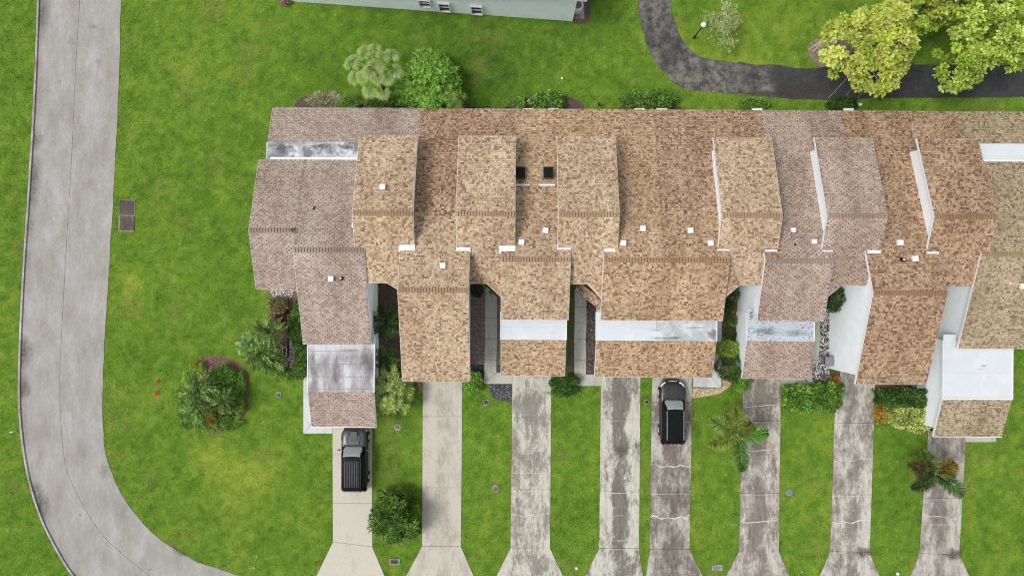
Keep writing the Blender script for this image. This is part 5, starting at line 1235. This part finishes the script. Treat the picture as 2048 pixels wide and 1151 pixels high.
# pygmy date palms: many arching fronds
def jit(pal): return [tuple(np.array(p) * k__) for k__ in [rng.choice([.55, .8, 1.1, 1.7])] for p in pal]
def datepalm(u, v, h, nf, L, label, pal, grp, deadz=1.0):
    x, y = G(u, v, h); r = thing('date_palm', label, 'palm', (x, y, 0), grp)
    trunk(r, x, y, 0, h - .05, .10, .08, 'bark')
    for k in range(nf):
        az = k * 2.399963 + rng.normal(0, .15); tl = .95 - .85 * (k / nf) ** .8 + rng.normal(0, .06)
        frond(r, np.array((x, y, h)), az, tl, L * rng.uniform(.8, 1.1), .22, 20, .34, .05, jit(pal), False, .55 * L, .014, .6, 1.9)
DP = [(.085, .15, .035), (.13, .22, .055), (.06, .11, .025), (.20, .30, .075)]
g1 = 'date palms in the left garden'
datepalm(540, 665, 1.9, 26, 1.5, 'upper dark date palm touching the red mulch beside the grey house', DP, g1)
datepalm(522, 705, 1.7, 30, 1.5, 'middle date palm with a bright young frond left of the white frame', DP, g1)
datepalm(548, 722, 1.4, 22, 1.2, 'lower right date palm beside the white gravel strip', DP, g1)
datepalm(500, 690, 1.3, 16, 1.1, 'pale leftmost date palm reaching over the lawn', [(.16, .27, .08), (.22, .34, .12)], g1)
x, y = G(527, 703, 1.9)
datepalm(398, 778, 1.8, 30, 1.6, 'upper date palm in the oval bed', DP, 'date palms in the oval bed')
datepalm(396, 812, 1.5, 28, 1.55, 'lower date palm in the oval bed near the red bromeliad', DP, 'date palms in the oval bed')
datepalm(447, 800, 1.5, 20, 1.2, 'right date palm in the oval bed beside the clipped strip', DP, 'date palms in the oval bed')
datepalm(773, 643, 1.5, 34, 1.35, 'large dark date palm in the left entry court', [(.045, .085, .03), (.07, .12, .04), (.03, .06, .02)], 'palms in the left entry court')
datepalm(776, 716, 1.2, 14, 1.2, 'sparse dark palm below the large one in the left entry court', [(.04, .085, .025), (.06, .12, .03)], 'palms in the left entry court')
# fan palm
x, y = G(745, 140, 4.2); r = thing('fan_palm', 'pale green fan palm behind the row, beside the big leafy shrub', 'palm tree', (x, y, 0))
trunk(r, x + .1, y - .1, 0, 4.1, .22, .15, 'bark')
FP = [(.36, .50, .14), (.48, .62, .24), (.25, .38, .10)]
def fanleaf(az, reach, tilt, size, zoff):
    base = np.array((x, y, 4.15)); d = np.array((math.cos(az), math.sin(az), 0)); p1 = base + d * reach + np.array((0, 0, zoff))
    mb = MB(); mb.tube([base, base + d * reach * .5 + np.array((0, 0, .22 + zoff * .5)), p1], [.035, .025, .02], 5); nV = len(mb.V)
    ns = 34; V = []; F = []; C = []
    E = np.array(Matrix.Rotation(az, 3, 'Z') @ Matrix.Rotation(tilt, 3, 'Y'))
    for k in range(ns):
        a = -1.9 + 3.8 * k / (ns - 1); w_ = 3.8 / (ns - 1) * .5; rl_ = size * 1.25 * (1 - .30 * (abs(a) / 1.9) ** 2) * rng.uniform(.90, 1.08); m_ = rl_ * .66
        h = .03 * (1 if k % 2 else -1)
        q = [(0, 0, 0), (m_ * math.cos(a - w_), m_ * math.sin(a - w_), -h - .05), (rl_ * math.cos(a), rl_ * math.sin(a), -.22 * rl_ - .1 * rng.random()), (m_ * math.cos(a + w_), m_ * math.sin(a + w_), h - .05)]
        b_ = len(V); V += [tuple(E @ np.array(t) + p1) for t in q]; F.append((b_, b_ + 1, b_ + 2, b_ + 3))
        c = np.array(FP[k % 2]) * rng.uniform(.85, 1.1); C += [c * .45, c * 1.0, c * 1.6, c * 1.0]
    F += [tuple(i + len(V) for i in f) for f in mb.F]; V += mb.V; C += [np.array((.38, .42, .16))] * nV
    mk('fan_leaf', V, F, M['leaf'], r, col=np.array(C))
for k, (fu, fv) in enumerate(((753, 86), (722, 93), (702, 109), (741, 104), (774, 110), (786, 99), (709, 127), (690, 128), (700, 152), (721, 158), (734, 184), (757, 164), (773, 187), (784, 152), (798, 139), (754, 128), (765, 135), (737, 150))):
    dx_, dy_ = (fu - 747) / 28.5, (140 - fv) / 28.5; ds_ = math.hypot(dx_, dy_); kk_ = min(1, ds_ / 1.6)
    fanleaf(math.atan2(dy_, dx_) + rng.normal(0, .12), max(.10, ds_ - .30), .05 + .32 * kk_, rng.uniform(.54, .66), .55 - .75 * kk_)
# big-leaved shrub made of rosettes
def rosette_mesh(name, nl, ll, lw, lift, pal, rings=2):
    P = []; Ax = []; Ln = []
    for q in range(rings):
        for k in range(nl):
            a = 2 * PI * (k + .5 * q) / nl + rng.normal(0, .12); e = lift + q * .5
            P.append((0, 0, .02 * q)); Ax.append((math.cos(a), math.sin(a), e + rng.normal(0, .1))); Ln.append(ll * (1 - .25 * q) * rng.uniform(.85, 1.1))
    P = np.array(P, float); Ax = np.array(Ax, float); n = len(P); up = np.tile(np.array((0, 0, 1.0)), (n, 1))
    V = leafgeo(P, Ax, np.array(Ln), lw, up, .1); c = tints(n, pal, .75, 1.2); me = bpy.data.meshes.new(name)
    me.from_pydata([tuple(v) for v in V], [], [tuple(q) for q in quads(n)]); me.materials.append(M['leaf']); a = me.attributes.new('tint', 'FLOAT_COLOR', 'POINT')
    cc = np.ones((len(V), 4), np.float32); cc[:, :3] = c; a.data.foreach_set('color', cc.ravel()); return me
def rosette_bush(label, cu, cv, ru, rv, h, n, meshes, name='shrub', minz=.35, branch=True, sc0=1.0):
    x, y = G(cu, cv, h * .6); r = thing(name, label, 'shrub', (x, y, 0)); rx, ry = ru / S, rv / S
    mb = MB(); pts = []
    for k in range(n * 6):
        if len(pts) >= n: break
        a = rng.uniform(0, 2 * PI); d = math.sqrt(rng.random()); e = 1 + .10 * math.sin(3 * a + cu) + .06 * math.sin(5 * a)
        px, py = x + rx * d * e * math.cos(a), y + ry * d * e * math.sin(a); pz = h * (1 - (1 - minz) * d ** 2.6) * rng.uniform(.86, 1.0)
        if all((px - q[0]) ** 2 + (py - q[1]) ** 2 > (.72 * math.sqrt(rx * ry * PI / n)) ** 2 for q in pts): pts.append((px, py, pz, d, a))
    for (px, py, pz, d, a) in pts:
        place('leaf_cluster', meshes[rng.integers(len(meshes))], r, (px, py, pz), (rng.normal(0, .2) - .45 * d * math.sin(a), rng.normal(0, .2) + .45 * d * math.cos(a), rng.uniform(0, 6.28)), (sc0 * rng.uniform(.8, 1.2),) * 3)
        if branch: mb.tube([(x + (px - x) * .15, y + (py - y) * .15, .1), (x + (px - x) * .6, y + (py - y) * .6, pz * .55), (px, py, pz)], [.035, .025, .014], 4)
    if branch: mb.build('branch', M['palebark'], r)
    return r
ros1 = [rosette_mesh('leaf_cluster', 8, .44, .13, .15, [(.24, .46, .06), (.32, .54, .09), (.13, .29, .04), (.18, .38, .05)]) for _ in range(3)]
rosette_bush('large bright big leaved shrub beside the fan palm behind the row', 852, 160, 68, 55, 3.1, 130, ros1, minz=.45)
ros1b = [rosette_mesh('leaf_cluster', 8, .38, .11, .15, GREEN + BRIGHT[:1]) for _ in range(2)]
rosette_bush('lower left part of the big leaved shrub reaching the rear eave', 808, 190, 38, 22, 2.0, 40, ros1b, minz=.5)
rosette_bush('big leaved shrub lobe leaning over the brown rear eave', 868, 207, 22, 18, 3.1, 16, ros1, minz=.8)
ros2 = [rosette_mesh('leaf_cluster', 12, .34, .05, .2, [(.20, .33, .06), (.28, .40, .09), (.14, .24, .04)]) for _ in range(3)]
rosette_bush('rounded yellow green fine leaved shrub leaning over the rear eave', 910, 207, 21, 23, 3.1, 30, ros2, minz=.6)
ros3 = [rosette_mesh('leaf_cluster', 16, .46, .06, .25, [(.46, .60, .16), (.62, .74, .28), (.32, .46, .10)], 3) for _ in range(3)]
rosette_bush('branching pale green spiky shrub beside the stained garage roof', 782, 786, 40, 46, 3.0, 40, ros3, minz=.5, name='shrub')
ros3b = [rosette_mesh('leaf_cluster', 18, .42, .04, .3, [(.12, .22, .06), (.17, .28, .08)], 2) for _ in range(2)]
rosette_bush('darker lower part of the spiky shrub near the second driveway', 812, 790, 24, 30, 1.5, 12, ros3b, minz=.6)
# round tree between first two driveways
def leaftree(name, label, cat, bu, bv, cu, cv, ru, rv, h, hc, n, ll, lw, pal, clumps, trunk_r=.12, group=None, mat='bark', lo=.6, hi=1.35, spread=.33, holes=None, fill=1.0, gapn=None):
    x0, y0 = G(bu, bv); zc = h - hc * .5; x, y = G(cu, cv, zc); rx, ry = ru / S * (1 - zc / H), rv / S * (1 - zc / H)
    r = thing(name, label, cat, (x0, y0, 0), group)
    # clump centres
    C = []
    k = 0
    while len(C) < clumps and k < clumps * 30:
        k += 1; a = rng.uniform(0, 2 * PI); d = rng.random() ** .5; e = 1 + .10 * math.sin(3 * a + cu) + .08 * math.sin(5 * a + cv)
        px, py = x + rx * d * e * math.cos(a), y + ry * d * e * math.sin(a); top = 1 - .75 * d ** 2.2
        pz = h - hc + hc * rng.uniform(max(.0, top - .55), top)
        if holes:
            bad = False
            for hx, hy, hr in holes:
                gx, gy = G(hx, hy, zc)
                if (px - gx) ** 2 + (py - gy) ** 2 < (hr / S) ** 2: bad = True
            if bad: continue
        C.append((px, py, pz))
    C = np.array(C); m = len(C); idx = rng.integers(0, m, n); sp_ = spread
    d3 = rng.normal(0, 1, (n, 3)); d3 /= np.linalg.norm(d3, axis=1)[:, None]; P = C[idx] + d3 * (sp_ * rng.uniform(.4, 1.0, n) * (.7 + .6 * (idx % 7) / 6))[:, None] * np.array((1, 1, .6))
    ax = d3 + rng.normal(0, .5, (n, 3)); ax[:, 2] *= .4; up = np.array((0, 0, 1.0)) + rng.normal(0, .5, (n, 3))
    base = np.array(pal)[rng.integers(0, len(pal), m)] * rng.uniform(.78, 1.2, (m, 1)); c = base[idx] * rng.uniform(lo, hi, (n, 1))
    mk('foliage', leafgeo(P, ax, ll * rng.uniform(.7, 1.3, n), lw * rng.uniform(.7, 1.3, n), up), quads(n), M['leaf'], r, col=np.repeat(c, 4, 0))
    mb = MB(); fk = np.array((x0 + (x - x0) * .25, y0 + (y - y0) * .25, (h - hc) * .75)); mb.tube([(x0, y0, -.02), (x0 + (fk[0] - x0) * .6, y0 + (fk[1] - y0) * .6, fk[2] * .5), tuple(fk)], [trunk_r * 1.35, trunk_r, trunk_r * .85], 9); mb.build('trunk', M[mat], r)
    mb = MB()
    for (px, py, pz) in C[:: max(1, m // 26)]:
        p = np.array((px, py, pz)); md = fk * .5 + p * .5 + np.array((rng.normal(0, .12), rng.normal(0, .12), .15)); mb.tube([tuple(fk), tuple(md), tuple(p)], [trunk_r * .5, trunk_r * .28, .012], 5)
    mb.build('branch', M[mat], r)
    return r
leaftree('tree', 'round dark green tree between the first two driveways', 'tree', 802, 1014, 788, 1040, 52, 50, 3.4, 2.6, 6000, .25, .085, [(.07, .15, .022), (.11, .21, .03), (.045, .10, .018), (.19, .33, .06)], 85, .09, spread=.27)
YG = [(.57, .64, .11), (.66, .71, .17), (.43, .53, .07)]
YG2 = [(.42, .56, .08), (.52, .64, .13), (.30, .44, .05)]
leaftree('tree', 'yellow green leafy tree with exposed roots over the path', 'tree', 1640, 92, 1758, 78, 88, 84, 8.5, 4.0, 12500, .25, .17, YG, 200, .26, mat='palebark', spread=.34, lo=.72, hi=1.15, holes=[(1722, 22, 20), (1712, 85, 9), (1765, 110, 8), (1800, 82, 7)])
leaftree('tree', 'spreading fresh green tree in the upper right corner', 'tree', 2020, 60, 1975, 55, 115, 100, 9.0, 5.0, 14000, .25, .15, YG2, 210, .30, spread=.36, lo=.7, hi=1.2, holes=[(1868, 60, 34), (1960, 80, 9), (1990, 20, 8), (1880, 100, 26)])
leaftree('tree', 'upper branches of a fresh green tree at the top right edge', 'tree', 1850, -60, 1880, -8, 80, 40, 8.5, 4.0, 7000, .25, .15, YG2 + YG[:1], 90, .25, spread=.42, lo=.7, hi=1.2)
leaftree('tree', 'sparse pale young tree between lamp post and path bend', 'tree', 1438, 34, 1450, 45, 38, 46, 3.2, 2.2, 1500, .20, .05, [(.38, .46, .16), (.48, .54, .24)], 60, .05, mat='palebark', spread=.28)
# exposed roots
rt_ = thing('tree_roots', 'gnarled pale surface roots at the foot of the yellow green tree', 'roots', (*G(1640, 92), 0)); x, y = G(1648, 88)
for k, (dg, L_) in enumerate(((205, 1.1), (190, 1.3), (225, .9), (260, .9), (285, 1.1), (170, .6), (310, .8), (245, .7), (20, .9), (40, 1.2))):
    a = math.radians(dg); mb = MB(); mb.tube([(x, y, .25), (x + .5 * L_ * math.cos(a), y + .5 * L_ * math.sin(a), .12), (x + L_ * math.cos(a + .2), y + L_ * math.sin(a + .2), .02)], [.17, .10, .03], 6); mb.build('root', M['palebark'], rt_)
# palm next to blue house, odd clump
shrub('shrub', 'reddish dry shrub at the left end of the pale blue house', 'shrub', 568, 0, 12, 8, .6, 500, .16, .05, [(.3, .18, .14), (.2, .12, .1), (.4, .32, .28)], seed=50)

# ------------------------------------------------------------------ turf
fixed = [  # (u, v, radius px, colour shift)   worn, yellow or darker lawn patches; near trees and row the dark paints shade
 (490, 950, 55, .95), (420, 925, 40, .8), (255, 565, 26, .8), (270, 630, 40, .45), (380, 60, 50, .35), (375, 145, 25, .6), (1560, 60, 60, .45), (1640, 1010, 70, .45), (1360, 100, 40, .4), (455, 1000, 40, .5),
 (245, 330, 30, .5), (1680, 870, 40, .35), (1990, 1000, 90, .25), (960, 1080, 50, .3), (300, 820, 60, .25), (1470, 110, 60, .5), (1225, 100, 50, .25), (1640, 900, 40, .35),
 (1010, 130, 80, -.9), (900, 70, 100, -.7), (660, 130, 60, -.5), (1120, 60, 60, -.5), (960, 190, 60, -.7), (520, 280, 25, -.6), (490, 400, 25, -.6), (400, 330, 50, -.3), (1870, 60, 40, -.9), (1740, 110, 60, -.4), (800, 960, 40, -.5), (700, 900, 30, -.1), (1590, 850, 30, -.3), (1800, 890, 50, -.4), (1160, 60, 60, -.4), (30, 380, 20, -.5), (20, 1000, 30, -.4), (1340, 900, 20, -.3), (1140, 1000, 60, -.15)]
def turfcol(x, y):
    a = fbm(x, y, 5.0, 1, 5); b = fbm(x, y, 1.1, 11, 4); c = fbm(x, y, 17, 21, 2); d = fbm(x, y, .42, 51, 3); f = (a - .5) * .55 + (b - .5) * .8 + (c - .5) * .2 + (d - .5) * 1.8
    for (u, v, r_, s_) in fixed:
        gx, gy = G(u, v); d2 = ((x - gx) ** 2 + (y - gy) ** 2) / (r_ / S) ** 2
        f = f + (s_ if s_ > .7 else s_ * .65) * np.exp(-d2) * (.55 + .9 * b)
    f = np.clip(f, -1.3, 1.5)
    base_ = np.array((.146, .275, .028)); yel = np.array((.33, .41, .055)); drk = np.array((.062, .130, .018))
    w1 = np.clip(f, 0, 1.5)[..., None] / 1.5; w2 = np.clip(-f, 0, 1.3)[..., None] / 1.3
    col = base_ * (1 - w1 - w2) + yel * w1 + drk * w2
    tanp = np.clip((fbm(x, y, 2.2, 31, 4) - .68) * 5, 0, .3)[..., None]
    return col * (1 - tanp) + np.array((.24, .24, .07)) * tanp
xs = np.concatenate([[-420, -200, -90, -50], np.arange(-41, 41.01, .25), [50, 90, 200, 420]]); ys = np.concatenate([[-420, -200, -70, -32], np.arange(-24, 24.01, .25), [32, 70, 200, 420]])
XX, YY = np.meshgrid(xs, ys); n0, n1 = XX.shape; c = turfcol(XX, YY).reshape(-1, 3) * np.array((.80, .80, .80))
idx = np.arange(n0 * n1).reshape(n0, n1); F = np.stack([idx[:-1, :-1].ravel(), idx[:-1, 1:].ravel(), idx[1:, 1:].ravel(), idx[1:, :-1].ravel()], 1)
gnd = mk('ground', np.stack([XX.ravel(), YY.ravel(), np.zeros(XX.size)], 1), F, M['soil'], col=c); tag(gnd, kind='structure')
NB = 760000
bx = rng.uniform(-40.5, 40.5, NB); by = rng.uniform(-23, 23, NB); keep = np.ones(NB, bool)
cl = vnoise(bx, by, .16, 90); keep &= rng.random(NB) < .35 + .9 * cl
for p in EXC:
    pa = np.array(p); m_ = (bx > pa[:, 0].min() - .1) & (bx < pa[:, 0].max() + .1) & (by > pa[:, 1].min() - .1) & (by < pa[:, 1].max() + .1); ii = np.where(m_ & keep)[0]
    if len(ii): keep[ii[inpoly(bx[ii], by[ii], p)]] = False
# nothing grows under the houses
xl, yl = bx - ROT * (by - 3), by + ROT * (bx + 17)
for (x0, x1, y0, y1) in [(-17, 38.6, 1, 12.5)] + [(g[0] + .3, g[1] - .3, g[3] + .5, 4) for g in BG.values()] + [(g[0] + .4, g[1] - .4, g[3] + .45, 0) for g in CG.values()]:
    keep &= ~((xl > x0) & (xl < x1) & (yl > y0) & (yl < y1))
bx = bx[keep]; by = by[keep]; n = len(bx)
a = rng.uniform(0, 2 * PI, n); L_ = rng.uniform(.05, .13, n); hgt = rng.uniform(.02, .07, n); wd = rng.uniform(.012, .026, n)
ca, sa = np.cos(a), np.sin(a)
V = np.stack([np.stack([bx - sa * wd, by + ca * wd, np.full(n, .0)], 1), np.stack([bx + sa * wd, by - ca * wd, np.full(n, .0)], 1), np.stack([bx + ca * L_, by + sa * L_, hgt], 1)], 1).reshape(-1, 3)
c = turfcol(bx, by) * rng.uniform(.5, 1.55, (n, 1)) * (.55 + .9 * fbm(bx, by, .22, 95, 2))[:, None] * (1 + np.array([[.25, .0, .0]]) * rng.normal(0, .5, (n, 1)))
gr = mk('grass', V, np.arange(n * 3).reshape(n, 3), M['grass'], col=np.repeat(np.clip(c, 0.01, .9), 3, 0), kind='stuff')
tag(gr, 'short mown lawn grass covering all open ground', 'grass')
